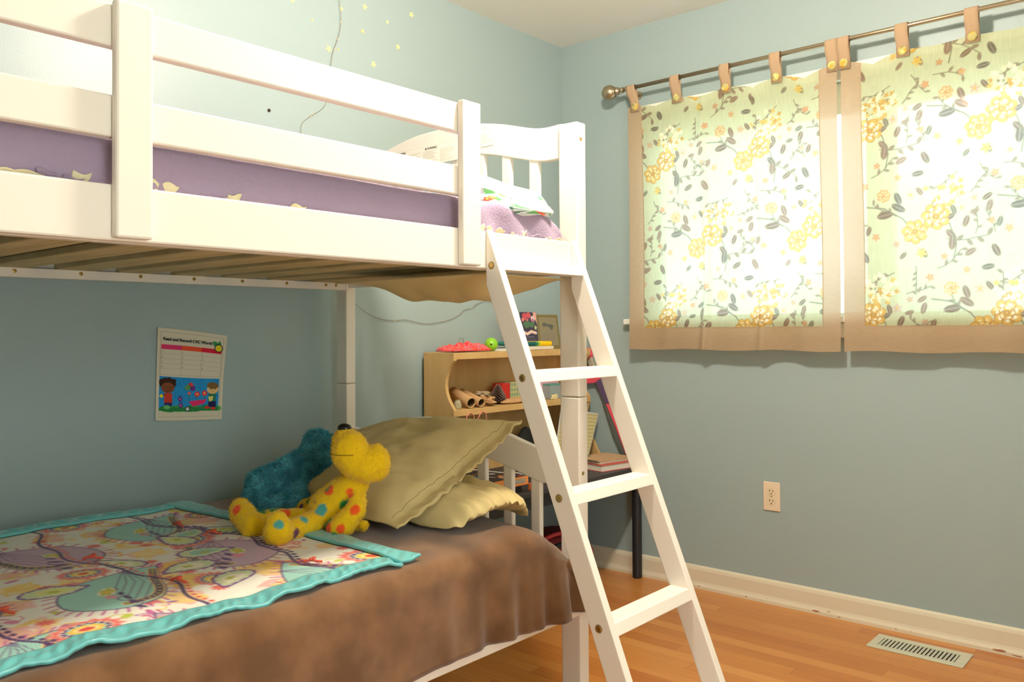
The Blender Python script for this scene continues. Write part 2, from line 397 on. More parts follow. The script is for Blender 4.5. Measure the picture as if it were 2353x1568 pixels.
# ================================================================== ROOM
XR, YF, H = 3.35, -4.1, 2.44
box('floor', m_floor, -.1, XR+.1, YF-.1, .1, -.12, 0, bevel=0)
struct(bpy.data.objects['floor'])
struct(box('ceiling', m_ceil, -.1, XR+.1, YF-.1, .1, H, H+.1, bevel=0))
wl = struct(box('wall_left', m_wall, -.1, 0, YF-.1, .1, 0, H, bevel=0))
MB().lathe([(.0055, 0), (.0055, .003)], (0, -1.611, 1.825), 'x', 12).build('anchor_hole', m_dark, wl)
MB().lathe([(.003, 0), (.003, .002)], (0, -1.0, 1.93), 'x', 12).build('anchor_hole', m_dark, wl)
wr_ = MB(); wr_.box(XR, XR+.1, YF-.1, -3.2, 0, H); wr_.box(XR, XR+.1, -2.3, .1, 0, H); wr_.box(XR, XR+.1, -3.2, -2.3, 2.05, H)
struct(wr_.build('wall_right', m_wall))
dc = MB(); dc.box(XR-.015, XR+.1, -3.27, -3.2, 0, 2.11); dc.box(XR-.015, XR+.1, -2.3, -2.23, 0, 2.11); dc.box(XR-.015, XR+.1, -3.2, -2.3, 2.05, 2.11)
struct(dc.build('added_doorway', m_trim))  # frame of an unseen doorway, added to give the fill light an opening
struct(box('wall_front', m_wall, 0, XR, YF-.1, YF, 0, H, bevel=0))
WX0, WX1, WZ0, WZ1 = .445, 2.36, 1.11, 2.02
wb = MB(); wb.box(0, WX0, 0, .1, 0, H); wb.box(WX1, XR, 0, .1, 0, H); wb.box(WX0, WX1, 0, .1, 0, WZ0); wb.box(WX0, WX1, 0, .1, WZ1, H)
struct(wb.build('wall_back', m_wall))

def baseboard(name, a, b, axis):
    prof = [(0, 0), (.022, 0), (.022, .012), (.017, .022), (.0145, .03), (.0135, .075), (.010, .086), (.004, .092), (0, .092)]
    f = (lambda t: (lambda p: (t, -p[0], p[1]))) if axis == 'x' else (lambda t: (lambda p: (p[0], t, p[1])))
    return struct(MB().prism(prof, f(a), f(b)).build(name, m_trim))
bb = baseboard('baseboard_back', .0, XR, 'x'); baseboard('baseboard_left', -.022, YF, 'y')
chips = MB()
for (x, z, w, h) in ((.72, .012, .012, .006), (.78, .016, .02, .004), (.93, .010, .012, .009), (1.02, .02, .006, .004), (1.21, .012, .05, .010), (1.26, .019, .02, .004), (1.30, .008, .014, .006),
                     (1.42, .014, .012, .005), (1.50, .010, .012, .005), (1.83, .012, .06, .012), (1.88, .006, .05, .006), (.66, .02, .004, .004), (.42, .065, .006, .008), (1.55, .012, .006, .004)):
    n = 9; poly = [(x+w*.4*math.cos(6.283*k/n)*random.uniform(.6, 1.1), z+h*.36*math.sin(6.283*k/n)*random.uniform(.6, 1.1)) for k in range(n)]
    yy = -.0225 if z < .014 else -.0195
    if z > .05: yy = -.0143
    chips.prism(poly, lambda p: (p[0], yy, p[1]), lambda p: (p[0], yy+.003, p[1]))
chips.build('chipped_paint_spots', m_trimchip, bb)

# ---- window: casing, sill, sashes
w1 = thing('window_1', 'wide white window behind the flowered curtains', 'window', (0, 0, 0)); del w1['category']; del w1['label']; w1['kind'] = 'structure'
cs = MB(); cs.box(.388, WX0+.004, -.018, 0, 1.10, 2.075); cs.box(WX1-.004, WX1+.055, -.018, 0, 1.10, 2.075); cs.box(.388, WX1+.055, -.018, 0, WZ1-.004, 2.075)
cs.build('casing', m_casing, w1, bevel=.003)
box('sill', m_casing, .368, WX1+.08, -.045, .0, 1.108, 1.132, w1, bevel=.004)
box('apron', m_casing, .388, WX1+.055, -.016, .0, 1.05, 1.108, w1, bevel=.003)
fr = MB()
fr.box(WX0, WX0+.075, .03, .075, WZ0+.02, WZ1); fr.box(WX1-.075, WX1, .03, .075, WZ0+.02, WZ1); fr.box(WX0+.075, WX1-.075, .03, .075, WZ0, WZ0+.035)
fr.box(WX0+.075, WX1-.075, .03, .075, 1.90, WZ1)
fr.box(1.40, 1.50, .03, .075, WZ0+.035, 1.90)
fr.build('sash_frame', m_casing, w1, bevel=.003)
for a, b_ in ((WX0+.075, 1.40), (1.50, WX1-.075)): MB().box(a, b_, .05, .054, WZ0+.035, 1.90).build('pane', m_glass, w1)

# ---- ceiling light (out of the frame, above the middle of the room)
m_em, n_, b_ = nodes('lamp_glass'); b_.inputs['Emission Color'].default_value = (1.0, .88, .72, 1); b_.inputs['Emission Strength'].default_value = LAMP_STRENGTH
cl = thing('ceiling_light', 'round glass ceiling light in the middle of the room', 'ceiling light', (LAMP_POS[0], LAMP_POS[1], H))
MB().lathe([(.10, H), (.10, H-.03), (.085, H-.035)], (LAMP_POS[0], LAMP_POS[1], 0), 'z', 32).build('canopy_plate', m_casing, cl, smooth=False)
MB().ball((LAMP_POS[0], LAMP_POS[1], LAMP_POS[2]), (.085, .085, .07), 24).build('glass_globe', m_em, cl, smooth=True)

# ---- wall outlet
ox, oz = 1.0335, .4215
ot = thing('wall_outlet', 'almond double electrical outlet on the blue wall below the curtains', 'outlet', (ox, 0, oz))
box('cover_plate', m_outlet, ox-.035, ox+.035, -.006, 0, oz-.057, oz+.057, ot, bevel=.003)
for dz in (.0195, -.0195):
    rc = MB(); rc.lathe([(.0165, -.0082), (.0172, -.0075), (.0172, -.005)], (ox, 0, oz+dz), 'y', 28); rc = rc.build('receptacle', mat('receptacle', c(232, 214, 180), .4, .4), ot)
    s_ = MB(); s_.box(ox-.0075, ox-.0052, -.0088, -.007, oz+dz-.001, oz+dz+.008); s_.box(ox+.0052, ox+.0075, -.0088, -.007, oz+dz-.001, oz+dz+.007)
    s_.lathe([(.0026, -.0088), (.0026, -.007)], (ox, 0, oz+dz-.0085), 'y', 12); s_.build('slots', m_dark, rc)
MB().lathe([(.0028, -.0068), (.0028, -.005)], (ox, 0, oz), 'y', 12).build('screw', m_brass, ot)

# ---- floor vent
vx0, vx1, vy0, vy1 = 1.465, 1.765, -.232, -.092
vt = thing('floor_vent', 'cream metal floor register with slanted louvres beside the baseboard', 'vent', ((vx0+vx1)/2, (vy0+vy1)/2, 0))
ix0, ix1, iy0, iy1 = vx0+.028, vx1-.032, vy0+.03, vy1-.03
fm = MB(); fm.box(vx0, vx1, vy0, iy0, .0, .0045); fm.box(vx0, vx1, iy1, vy1, .0, .0045); fm.box(vx0, ix0, iy0, iy1, .0, .0045); fm.box(ix1, vx1, iy0, iy1, .0, .0045)
fm.build('flange', m_vent, vt, bevel=.0015)
box('duct', m_ventin, ix0, ix1, iy0, iy1, .0, .0008, vt, bevel=0)
N_ = 19
for k in range(N_):
    x = ix0+(ix1-ix0)*(k+.5)/N_
    MB().add([(x-.0036, iy0, .0040), (x-.0020, iy0, .0046), (x+.0026, iy0, .0014), (x+.0014, iy0, .0009), (x-.0036, iy1, .0040), (x-.0020, iy1, .0046), (x+.0026, iy1, .0014), (x+.0014, iy1, .0009)],
             [(0, 1, 2, 3), (7, 6, 5, 4), (0, 4, 5, 1), (1, 5, 6, 2), (2, 6, 7, 3), (3, 7, 4, 0)]).build('louvre', m_vent, vt)

# ================================================================== BUNK BED
bed = thing('bunk_bed', 'white wooden bunk bed against the left wall', 'bunk bed', (.58, -2.4, 0))
XF0, XF1 = 1.087, 1.109
Y0, Y1 = -3.42, -1.386
for yA, yB in ((Y1, Y1+.040), (Y0-.04, Y0)):
    for xa, xb in ((1.046, 1.109), (.0665, .122)):
        zt = 1.646
        box('lower_post', m_white, xa, xb, yA, yB, 0, .9035, bed, .0035)
        p_ = box('upper_post', m_white, xa, xb, yA, yB, .905, zt, bed, .004)
        if xa > 1 and yA > -2:
            for zz in (1.60, .70):
                q = MB().lathe([(.0055, xb-.001), (.0055, xb+.0006)], (0, yA+.017, zz), 'x', 16)
                q.build('bolt', m_bolthole, bed)
    # crest boards and spindles
    Cx = .5875
    def top(x): 
        u = abs(x-Cx); xs = [0, .11, .157, .25, .313, .37, .405, .44, .47]; zs = [1.711, 1.708, 1.7015, 1.684, 1.666, 1.6505, 1.6465, 1.649, 1.652]
        return np.interp(u, xs, zs)
    def bot(x):
        u = abs(x-Cx); xs = [0, .08, .157, .235, .337, .376, .41, .47]; zs = [1.622, 1.619, 1.610, 1.594, 1.567, 1.557, 1.553, 1.557]
        return np.interp(u, xs, zs)
    ks = np.ones(7)/7
    xs = np.linspace(.118, 1.05, 90)
    tt = np.convolve(np.pad(top(xs), 3, 'edge'), ks, 'valid'); bt = np.convolve(np.pad(bot(xs), 3, 'edge'), ks, 'valid')
    for dz, zr in ((0, 1.30), (-.895, .36)):
        poly = [(x, z+dz) for x, z in zip(xs, tt)]+[(x, z+dz) for x, z in zip(xs[::-1], bt[::-1])]
        ya, yb = yA+.008, yB-.010
        MB().prism(poly, lambda p: (p[0], ya, p[1]), lambda p: (p[0], yb, p[1])).build('headboard_crest', m_white, bed, bevel=.003)
        for k in (-3.5, -2.5, -1.5, -.5, .5, 1.5, 2.5, 3.5):
            x = Cx+.103*k; zt2 = float(bot(x))+dz
            box('spindle', m_white, x-.017, x+.017, yA+.011, yB-.012, zr-.04, zt2+.01, bed, .004)
        box('head_rail', m_white, .122, 1.046, yA+.006, yB-.006, zr-.065, zr-.005, bed, .003)
# rails
for z0, z1, nm in ((1.230, 1.3188, 'side_rail'), (1.3935, 1.4605, 'guard_rail'), (1.537, 1.6048, 'guard_rail')):
    ye = Y1 if nm == 'side_rail' else -1.79
    box(nm, m_white, XF0, XF1, Y0 if nm == 'side_rail' else -3.36, ye, z0, z1, bed, .0035)
box('side_rail', m_white, XF0, XF1, Y0, Y1, .325, .425, bed, .003)
box('side_rail', m_white, .070, .0925, Y0, Y1, .325, .425, bed, .003)
box('side_rail', m_white, .070, .092, Y0, Y1, 1.250, 1.3188, bed, .003)
box('guard_rail', m_white, .070, .092, Y0, Y1, 1.3935, 1.4605, bed, .003)
for ya in (-2.6193, -1.8441, -3.38): box('guard_post', m_white, XF1+.0003, XF1+.0195, ya, ya+.0595, 1.2335, 1.609, bed, .004)
for z0 in (1.2262, .330):
    lz = box('slat_ledger', m_white, .0925, .122, Y0, Y1, z0, z0+.0245, bed, .002)
    box('slat_ledger', m_white, 1.062, XF0, Y0, Y1, z0+.003, z0+.0245, bed, .002)
    if z0 > 1:
        for yb in (-2.4243, -2.2636, -2.1032, -1.9437, -1.785, -1.6251, -1.4712, -1.4297):
            MB().lathe([(.0052, .1215), (.0052, .1235), (.0025, .1238)], (0, yb, 1.2412), 'x', 12).build('bolt', m_brass, bed)
    yk = -1.43
    while yk > Y0+.04:
        box('slat', m_slat, .0935, 1.086, yk-.092, yk, z0+.0247, z0+.0425, bed, .003)
        yk -= .1595
def text_mesh(name, f):
    tmp = bpy.data.objects.new('tmp_text', f); C.objects.link(tmp)
    me = bpy.data.meshes.new_from_object(tmp.evaluated_get(bpy.context.evaluated_depsgraph_get())); bpy.data.objects.remove(tmp); me.name = name
    o = bpy.data.objects.new(name, me); C.objects.link(o); return o
# warning labels on the crest
def label_plate(x0, x1, z0, z1, y, seed, heads):
    cv = Canvas(x1-x0, z1-z0, .0009, (240, 236, 222)); rr = random.Random(seed)
    xx = .004
    cv.line([(0.001, .001), (x1-x0-.001, .001), (x1-x0-.001, z1-z0-.001), (.001, z1-z0-.001)], .0009, (170, 166, 150), closed=True)
    while xx < cv.w-.02:
        cw = min(.068, cv.w-xx-.004); yy = cv.h-.018
        while yy > .006:
            L = cw*rr.uniform(.65, 1) if rr.random() < .85 else cw*.4
            t = 0
            while t < L:
                wl_ = rr.uniform(.002, .006); cv.line([(xx+t, yy), (xx+min(t+wl_, L), yy)], .0011, (172, 166, 142), .8); t += wl_+.0012
            yy -= .0034
        xx += cw+.008
    U, V = cv.X/cv.w, cv.Y/cv.h
    P = np.stack([x0+U*(x1-x0), np.full_like(U, y), z0+V*(z1-z0)], -1)
    o = grid_obj('warning_label', P, m_paper, bed, cv.a, .0006, offset=1)
    for (tx, tz, sz) in heads:
        f = bpy.data.curves.new('warning_text', 'FONT'); f.body = 'WARNING'; f.size = sz; f.extrude = .0002; f.materials.append(m_dark)
        t_ = text_mesh('warning_text', f); t_.parent = o; t_.location = (tx+sz*.95, y-.0008, tz); t_.rotation_euler = (R(90), 0, 0)
        MB().prism([(tx, tz), (tx+sz*.8, tz), (tx+sz*.4, tz+sz*.75)], lambda p: (p[0], y-.001, p[1]), lambda p: (p[0], y, p[1])).build('hazard_triangle', m_dark, o)
yc_ = Y1+.0078
label_plate(.345, .660, 1.605, 1.667, yc_, 3, ((.51, 1.655, .0095), (.365, 1.655, .0095)))
label_plate(.745, .800, 1.628, 1.682, yc_, 5, ())

# ================================================================== LADDER
lad = thing('bunk_ladder', 'white wooden ladder leaning from the floor to the upper bunk rail', 'ladder', (1.6, -1.57, 0))
def lf(z): return 1.6381-.3968*z
WST = .0555
for ya, yb in ((-1.7496, -1.7284), (-1.4168, -1.3945)):
    zc = (1.6381-XF1-.0005)/.3968  # front edge meets the rail face
    zb = (1.6381-WST-XF1-.0005)/.3968
    poly = [(lf(0), 0), (XF1+.0005, min(zc, 1.325)), (XF1+.0005, zb), (lf(0)-WST, 0)]
    if zc > 1.325: poly = [(lf(0), 0), (lf(1.322), 1.322), (XF1+.0005, 1.322), (XF1+.0005, zb), (lf(0)-WST, 0)]
    st = MB().prism(poly, lambda p: (p[0], ya, p[1]), lambda p: (p[0], yb, p[1])).build('stile', m_white, lad, bevel=.003)
    if ya < -1.5:
        for z in (1.237, .9765, .7183, .4586, .20):
            x = lf(z)-WST*.57 if z < 1.2 else 1.1265
            b1 = MB().lathe([(.0092, ya-.0006), (.0092, ya+.002)], (x, 0, z), 'y', 20).build('bolt_recess', m_bolthole, st)
            MB().lathe([(.006, ya-.0012), (.0064, ya-.0008), (.0064, ya)], (x, 0, z), 'y', 16).build('bolt', m_brass, st)
for z in (1.2515, .9925, .7305, .4705, .2105):
    dp = .0485 if z < 1.2 else lf(z)-XF1-.001
    x1 = lf(z)-.001
    pol = [(x1, z), (lf(z-.0255)-.001, z-.0255), (lf(z-.0255)-dp, z-.0255), (x1-dp, z)]
    if z > 1.2: pol = [(x1, z), (lf(z-.0255)-.001, z-.0255), (XF1+.001, z-.0255), (XF1+.001, z)]
    MB().prism(pol, lambda p: (p[0], -1.7284, p[1]), lambda p: (p[0], -1.4168, p[1])).build('rung', m_white, lad, bevel=.002)

# ================================================================== BEDDING, UPPER BUNK
um = thing('upper_mattress', 'thin upper bunk mattress with a tan sheet sagging below the slats', 'mattress', (.58, -2.4, 1.27))
MB().box(.125, 1.055, -3.35, -1.41, 1.2700, 1.372).build('mattress_core', m_matblue, um, bevel=.02)
# sheet sagging under the slats at the head end
nu, nv = 70, 36
U, V = np.meshgrid(np.linspace(0, 1, nu), np.linspace(0, 1, nv))
X = .50+.575*U; Yy = -1.72+.325*V
f = smooth01(U/.32)*smooth01((1-U)/.38); g = smooth01(V/.5)*(1-.25*smooth01((V-.8)/.2))
Z = 1.2235-.052*f*g+.006*nmap(X*14, Yy*10, oct=2)*f*g+.004*np.sin(X*46+Yy*20)*f*g
grid_obj('fitted_sheet', np.stack([X, Yy, Z], -1), m_tan, um, solid=.003)

def drape(name, m, parent, xs_front, z_hem, ztop, xback, y0, y1, res=.014, edge=.03, wob=.004, endr=.10, seed=0, enddrop=.12, flare=0, solid=.006, fold=None):
    """blanket over a mattress: cross section runs wall -> top -> over the front edge -> down to hem; the head end rounds down"""
    ny = int((y1-y0)/res)+1; ts = []
    L1 = xs_front-edge-xback; La = edge*math.pi/2; L2 = ztop-edge-z_hem
    nT = int((L1+La+L2)/res)
    P = np.zeros((ny, nT, 3))
    for a in range(ny):
        for k in range(nT):
            s_ = (L1+La+L2)*k/(nT-1)
            y = y0+(y1+flare*float(smooth01((s_-L1)/La))-y0)*a/(ny-1)
            if s_ < L1: x = xback+s_; z = ztop
            elif s_ < L1+La: th = (s_-L1)/edge; x = xs_front-edge+edge*math.sin(th); z = ztop-edge+edge*math.cos(th)
            else: x = xs_front; z = ztop-edge-(s_-L1-La)
            n1 = fbm(x*3.1+seed, y*3.1, z*3, 3)*wob*1.6
            if s_ > L1: x += n1*1.2
            else: z += n1
            P[a, k] = (x, y, z)
            e = (min(y, y1)-(y1-endr))/endr
            if e > 0:
                e = min(e, 1); dr = enddrop*(1-math.sqrt(max(0, 1-e*e)))
                w = 1-smooth01((s_-L1)/(La+L2))*0.98
                P[a, k, 2] -= dr*w
            if fold: P[a, k] = fold(P[a, k].copy(), s_, L1, La, L2, y)
    return grid_obj(name, P, m, parent, solid=solid)
pb = thing('fleece_blanket', 'lavender fleece blanket with cream fringe covering the upper bunk mattress', 'blanket', (.58, -2.4, 1.30))
def ufold(p, s_, L1, La, L2, y):
    if y > -1.80 and s_ > L1-.10:
        a = smooth01((y+1.80)/.12); p[0] += a*.005*math.sin(y*52+p[2]*40); p[2] += a*.0022*math.sin(y*42+p[0]*20) if s_ < L1+La else 0
    return p
drape('fleece_cover', m_purple, pb, 1.0765, 1.283, 1.401, .10, -3.36, -1.398, edge=.022, wob=.003, endr=.13, enddrop=.075, seed=3, fold=ufold, solid=.004)
def fringe(y, w, h, m, lean, curl, x=1.081, z=1.318):
    nn = 10; P = np.zeros((nn, nn, 3))
    for i in range(nn):
        for j in range(nn):
            u = i/(nn-1); v = j/(nn-1)
            zz = z-.012+v*h*(1-curl*.5*v); P[i, j] = (x-.002+.012*curl*v*v-.006*abs(u-.5), y+(u-.5)*w+lean*v*.02, zz+.003*math.sin(u*5+y*30))
    grid_obj('fringe_tab', P, m, pb, solid=.0025)
for (y, w, h, k, ln, cu) in ((-2.765, .045, .026, 0, .1, .5), (-2.735, .05, .027, 0, .3, .5), (-2.697, .03, .036, 1, -.4, .6), (-2.672, .03, .028, 1, .4, .5), (-2.655, .028, .035, 0, .2, .3),
                             (-2.630, .02, .022, 1, 0, .3), (-2.541, .014, .03, 1, .2, .3), (-2.532, .02, .036, 0, -.3, .2), (-2.512, .028, .034, 0, .3, .2), (-2.432, .034, .028, 1, .5, .9),
                             (-2.395, .026, .03, 0, .5, .2), (-2.345, .055, .018, 0, .5, .9), (-2.265, .03, .026, 0, .9, .3),
                             (-1.735, .018, .036, 0, .3, .2), (-1.70, .02, .034, 0, -.3, .3), (-1.672, .028, .038, 0, .3, .6), (-1.615, .024, .026, 0, .2, .4), (-1.585, .02, .034, 0, .6, .2),
                             (-1.535, .036, .03, 1, .2, .4), (-1.49, .018, .022, 0, .2, .4), (-1.465, .02, .024, 0, -.2, .3), (-1.43, .036, .034, 0, .3, .8)):
    fringe(y, w, h, m_purple if k else m_cream, ln, cu)

# folded floral blanket on the upper bunk
fb = thing('folded_blanket', 'folded white blanket with orange flowers and turquoise trim at the head of the upper bunk', 'folded blanket', (.85, -1.53, 1.405))
def fold_layer(zc, th, x0, x1, y0, y1, seed, shift):
    nA, nB = 400, 170
    a = np.linspace(0, 2*math.pi, nA, endpoint=False); t = np.linspace(0, 1, nB)
    cv = Canvas(1.0, 1.0, .004, (232, 240, 240)); random.seed(seed)
    for k in range(260):
        px, py = random.random(), random.random()
        q = math.sin(px*7+seed)+math.sin(py*9+shift)
        if q > -.2:
            cv.ell(px, py, random.uniform(.010, .022), random.uniform(.01, .02), random.random()*3, random.choice(((70, 140, 80), (96, 160, 90), (150, 196, 110), (60, 120, 90))), .9, lobes=5, wob=.2)
        elif q < -.8: cv.ell(px, py, .03, .012, random.random()*3, random.choice(((90, 190, 220), (130, 210, 230), (70, 150, 200))), .8)
    for k in range(110):
        px, py = random.random(), random.random()
        if math.sin(px*7+seed)+math.sin(py*9+shift) > .2:
            cv.ell(px, py, .014, .014, 0, random.choice(((236, 96, 70), (244, 130, 90), (222, 70, 60))), 1, lobes=5, wob=.2); cv.ell(px, py, .005, .005, 0, (250, 200, 90))
    P = np.zeros((nB, nA, 3)); col = np.zeros((nB, nA, 3))
    for i, tv in enumerate(t):   # along x
        x = x0+(x1-x0)*tv; e = 1-max(0, (tv-.86)/.14)**2.2*.72; droop = -.085*max(0, tv-.42)**1.25/.58**1.25
        for j, av in enumerate(a):
            ca, sa = math.cos(av), math.sin(av)
            yy = (y0+y1)/2+(y1-y0)/2*(abs(ca)**.5)*(1 if ca > 0 else -1)*(1-.35*max(0, tv-.88)/.12)
            zz = zc+th/2*e*(abs(sa)**.6)*(1 if sa > 0 else -1)+droop*(.55 if zc < 1.45 else 1)+.003*math.sin(yy*30+x*25)
            P[i, j] = (x, yy, zz); col[i, j] = cv.a[int(((av/6.2832*.62+shift) % 1)*250), int(((x*1.5) % 1)*250)]
    # close ends
    P = np.concatenate([P[:1]*0+P[0].mean(0), P, P[-1:]*0+P[-1].mean(0)]); col = np.concatenate([col[:1], col, col[-1:]])
    return grid_obj('blanket_fold', P, m_printv, fb, col, wrap=True)
fold_layer(1.4385, .056, .62, 1.088, -1.665, -1.42, 4, .3)
fold_layer(1.4965, .056, .62, 1.072, -1.655, -1.43, 9, 1.7)
random.seed(7)

# ================================================================== BEDDING, LOWER BUNK
lm = MB().box(.13, 1.03, -3.35, -1.46, .3726, .545).build('lower_mattress', m_matw, bevel=.03)
tag(lm, 'lower bunk mattress hidden under the brown plush blanket', 'mattress')
def qq_(q): return max(0, min(1, q))
def lfold(p, s_, L1, La, L2, y):
    q = (s_-L1-La)/L2
    if s_ > L1:
        k = max(0, (y+1.95)/.5); k = min(1, k); qq = max(0, q)
        p[0] += k*qq*(.013*math.sin(y*62)+.010*math.sin(y*37+1)+.005*math.sin(y*120+2))
        p[0] += .006*qq
        p[2] += qq*(.004*math.sin(y*9)+.012*smooth01((y+2.2)/.5)-.012-.016*smooth01((-2.0-y)/.4))
    if q > .02: p[2] += 0
    if s_ > L1+La*.5: p[0] += smooth01((y+1.70)/.2)*(.010+.012*qq_(q))
    k2 = smooth01((y+1.62)/.22)
    if s_ < L1+La: p[2] -= k2*.03*smooth01((p[0]-.75)/.35)
    p[2] += .014*math.exp(-((y+1.60)/.10)**2)*smooth01((p[0]-.6)/.3) if s_ < L1+La else 0
    return p
bbk = drape('brown_blanket', m_brown, None, 1.114, .350, .5755, .10, -3.40, -1.392, flare=.044, edge=.055, wob=.005, endr=.17, enddrop=.17, seed=9, fold=lfold, solid=.008, res=.011)
tag(bbk, 'brown plush blanket draped over the lower bunk down to the side rail', 'blanket')

# ---- paisley quilt
def paisley(cx, cy, L, a, flip=1, n=40):
    pts = []
    for k in range(n):
        t = 2*math.pi*k/n; r = 1+.0*t
        x = math.cos(t); y = math.sin(t)*(.62+.0*x)*math.pow(max(0, (1-x)/2), .42)*1.25 if x > -1 else 0
        y = y+flip*.42*max(0, x)**2; pts.append((x*L/2, y*L/2))
    ca, sa = math.cos(a), math.sin(a)
    return [(cx+x*ca-y*sa, cy+x*sa+y*ca) for x, y in pts]
def scale_poly(P, s_):
    P = np.array(P); m = P.mean(0); return ((P-m)*s_+m).tolist()
PURP = (96, 62, 112); CORAL = (232, 106, 92); YEL = (242, 196, 76); MINT = (158, 208, 194); LIL = (206, 172, 190); CREAM = (240, 234, 220); LIME = (190, 196, 70)
def paint_quilt(cv):
    random.seed(21)
    for k in range(70):
        x, y = random.uniform(0, cv.w), random.uniform(0, cv.h); r = random.uniform(.02, .05)
        for q in range(3): cv.ell(x+random.uniform(-.01, .01), y+random.uniform(-.01, .01), r, r*.6, random.uniform(0, 3), random.choice((YEL, (246, 214, 130), (240, 180, 170))), .75, ring=random.choice((0, .55, .7)) or None, lobes=6, wob=.1)
    for k in range(34):
        x, y = random.uniform(0, cv.w), random.uniform(0, cv.h); n = 9; r = .016
        for q in range(n):
            t = q*2*math.pi/n; cv.ell(x+r*math.cos(t)*.6, y+r*math.sin(t)*.6, r*.5, r*.2, t, CORAL)
    for k in range(150):
        x, y = random.uniform(0, cv.w), random.uniform(0, cv.h); r = random.uniform(.006, .016); a = random.uniform(0, 3)
        q = random.choice(((232, 160, 60), (214, 130, 160), (190, 196, 70), (226, 110, 100), (160, 100, 160), (246, 206, 110)))
        cv.ell(x, y, r, r*.6, a, q, .9, ring=random.choice((0, .5)) or None, lobes=random.choice((0, 6)), wob=.15)
        if k % 3 == 0: cv.line([(x+.03*t*math.cos(a+t*2), y+.03*t*math.sin(a+t*2)) for t in np.linspace(.1, 1, 10)], .003, q, .8)
    big = []
    for i in range(0, 3):
        for j in range(0, 4):
            big.append((.16+.36*i+.10*(j % 2), .16+.30*j, .30, (2.9, 3.5, 2.6)[(i+j) % 3], (i+j) % 2))
    for (x, y, L, a, k) in big:
        P = paisley(x, y, L, a, 1 if k else -1)
        m = np.array(P).mean(0)
        for t in range(60):   # radiating dashes round the paisley
            q = P[(t*len(P))//60]; d = np.array(q)-m; d = d/np.hypot(*d); cv.line([tuple(np.array(q)+d*.006), tuple(np.array(q)+d*.024)], .0042, (196, 96, 150), .8)
        cv.poly(P, LIL if k else MINT); cv.line(P, .0032, PURP, closed=True)
        ca, sa = math.cos(a), math.sin(a); T = lambda u, v: (x+u*ca-v*sa, y+u*sa+v*ca)
        # dotted band and pink lens along one flank
        fl = 1 if k else -1
        inn = scale_poly(P, .84); hf = [inn[t % len(inn)] for t in (range(2, 19) if k else range(22, 39))]
        cv.line(hf, .020, (238, 206, 120)); cv.line(hf, .013, PURP)
        for q in hf: cv.ell(q[0], q[1], .0045, .0035, a, LIME)
        for t in range(5):
            q0 = T(.12, 0); q1 = T(-.02-.03*t, fl*(.0+.014*t)); cv.line([q0, T(.07, fl*.010*t), T(.03, fl*.016*t), q1], .0013, PURP); cv.ell(q1[0], q1[1], .013, .0055, a+.25*t, (84, 60, 104))
        q = T(-.09, fl*.03); cv.line([(q[0]+.026*math.exp(-.28*t)*math.cos(t+a), q[1]+.026*math.exp(-.28*t)*math.sin(t+a)) for t in np.linspace(0, 7, 22)], .002, PURP)
        q = T(-.03, -fl*.012); cv.ell(q[0], q[1], .03, .016, a, (238, 226, 190)); cv.ell(q[0], q[1], .024, .011, a, LIME, lobes=5, wob=.25); cv.ell(q[0], q[1], .009, .006, a, YEL)
        q = T(-.07, -fl*.0); cv.ell(q[0], q[1], .014, .011, 0, (236, 140, 150), .8, lobes=6, wob=.2)
        cv.poly([T(.02, -fl*.075), T(.08, -fl*.06), T(.13, -fl*.02), T(.09, -fl*.052)], (236, 110, 120))
    for i in range(4):
        for j in range(4):
            x, y = .02+.34*i+.12*(j % 2), .02+.30*j+.14*(i % 2); s_ = .9+.35*((i+2*j) % 3)/2; a = .4*i+j
            for (r, col, lb) in ((.070, (236, 150, 140), 14), (.060, CORAL, 16), (.052, (240, 200, 180), 0), (.046, PURP, 18), (.039, (170, 214, 206), 12), (.034, YEL, 10), (.024, (244, 226, 150), 8), (.015, (226, 80, 60), 6)):
                cv.ell(x, y, r*s_*.8, r*s_*.62, a, col, lobes=lb, wob=.08 if lb else 0)
    for i in range(10):  # small green and cream drops outlined purple
        x, y = random.uniform(.05, cv.w-.05), random.uniform(.05, cv.h-.05)
        a = random.uniform(0, 6); P = paisley(x, y, .11, a)
        cv.line(P, .011, PURP, closed=True); cv.poly(P, (214, 224, 176)); cv.line(P, .0025, (240, 236, 220), closed=True)
        P2 = scale_poly(P, .6); cv.poly(P2, random.choice((MINT, (226, 226, 140), (244, 236, 210)))); cv.ell(x, y, .012, .008, a, LIME, lobes=6, wob=.3)
        for t in range(26): q = P[(t*len(P))//26]; cv.ell(q[0], q[1], .003, .003, 0, (150, 100, 160))
    for i in range(3):   # dark garlands
        y = .22+.30*i; cv.line([(x, y+.03*math.sin(x*9+i*2)+.01*math.sin(x*31)) for x in np.linspace(0, cv.w, 60)], .007, (84, 54, 100))
        for x in np.linspace(0, cv.w, 42): cv.ell(x, y+.03*math.sin(x*9+i*2)+.01*math.sin(x*31)+.012, .007, .005, 0, (226, 110, 100) if i % 2 else (84, 54, 100))
    random.seed(7)
qt = thing('paisley_quilt', 'white paisley patterned quilt with turquoise satin binding on the brown blanket', 'quilt', (.6, -2.4, .58))
QH = lambda xx: -1.985+.05*xx   # head edge
QB = .052
def qpos(X, Yv, lift=0):
    Z = .5885+.0028*nmap(X*9, Yv*9, oct=2)+.003*np.sin(Yv*13+X*4)+lift
    ed = smooth01((X-.985)/.075)
    Z = Z-.003*ed+ed*(.001+.004*np.sin(Yv*33)+.003*np.sin(Yv*71))
    return Z
cv = Canvas(1.02-.17, .93, .0033, CREAM); paint_quilt(cv)
U, V = cv.X, cv.Y
X = .17+U; Yv = -2.93+V*( (QH(X)-QB+2.93)/cv.h)
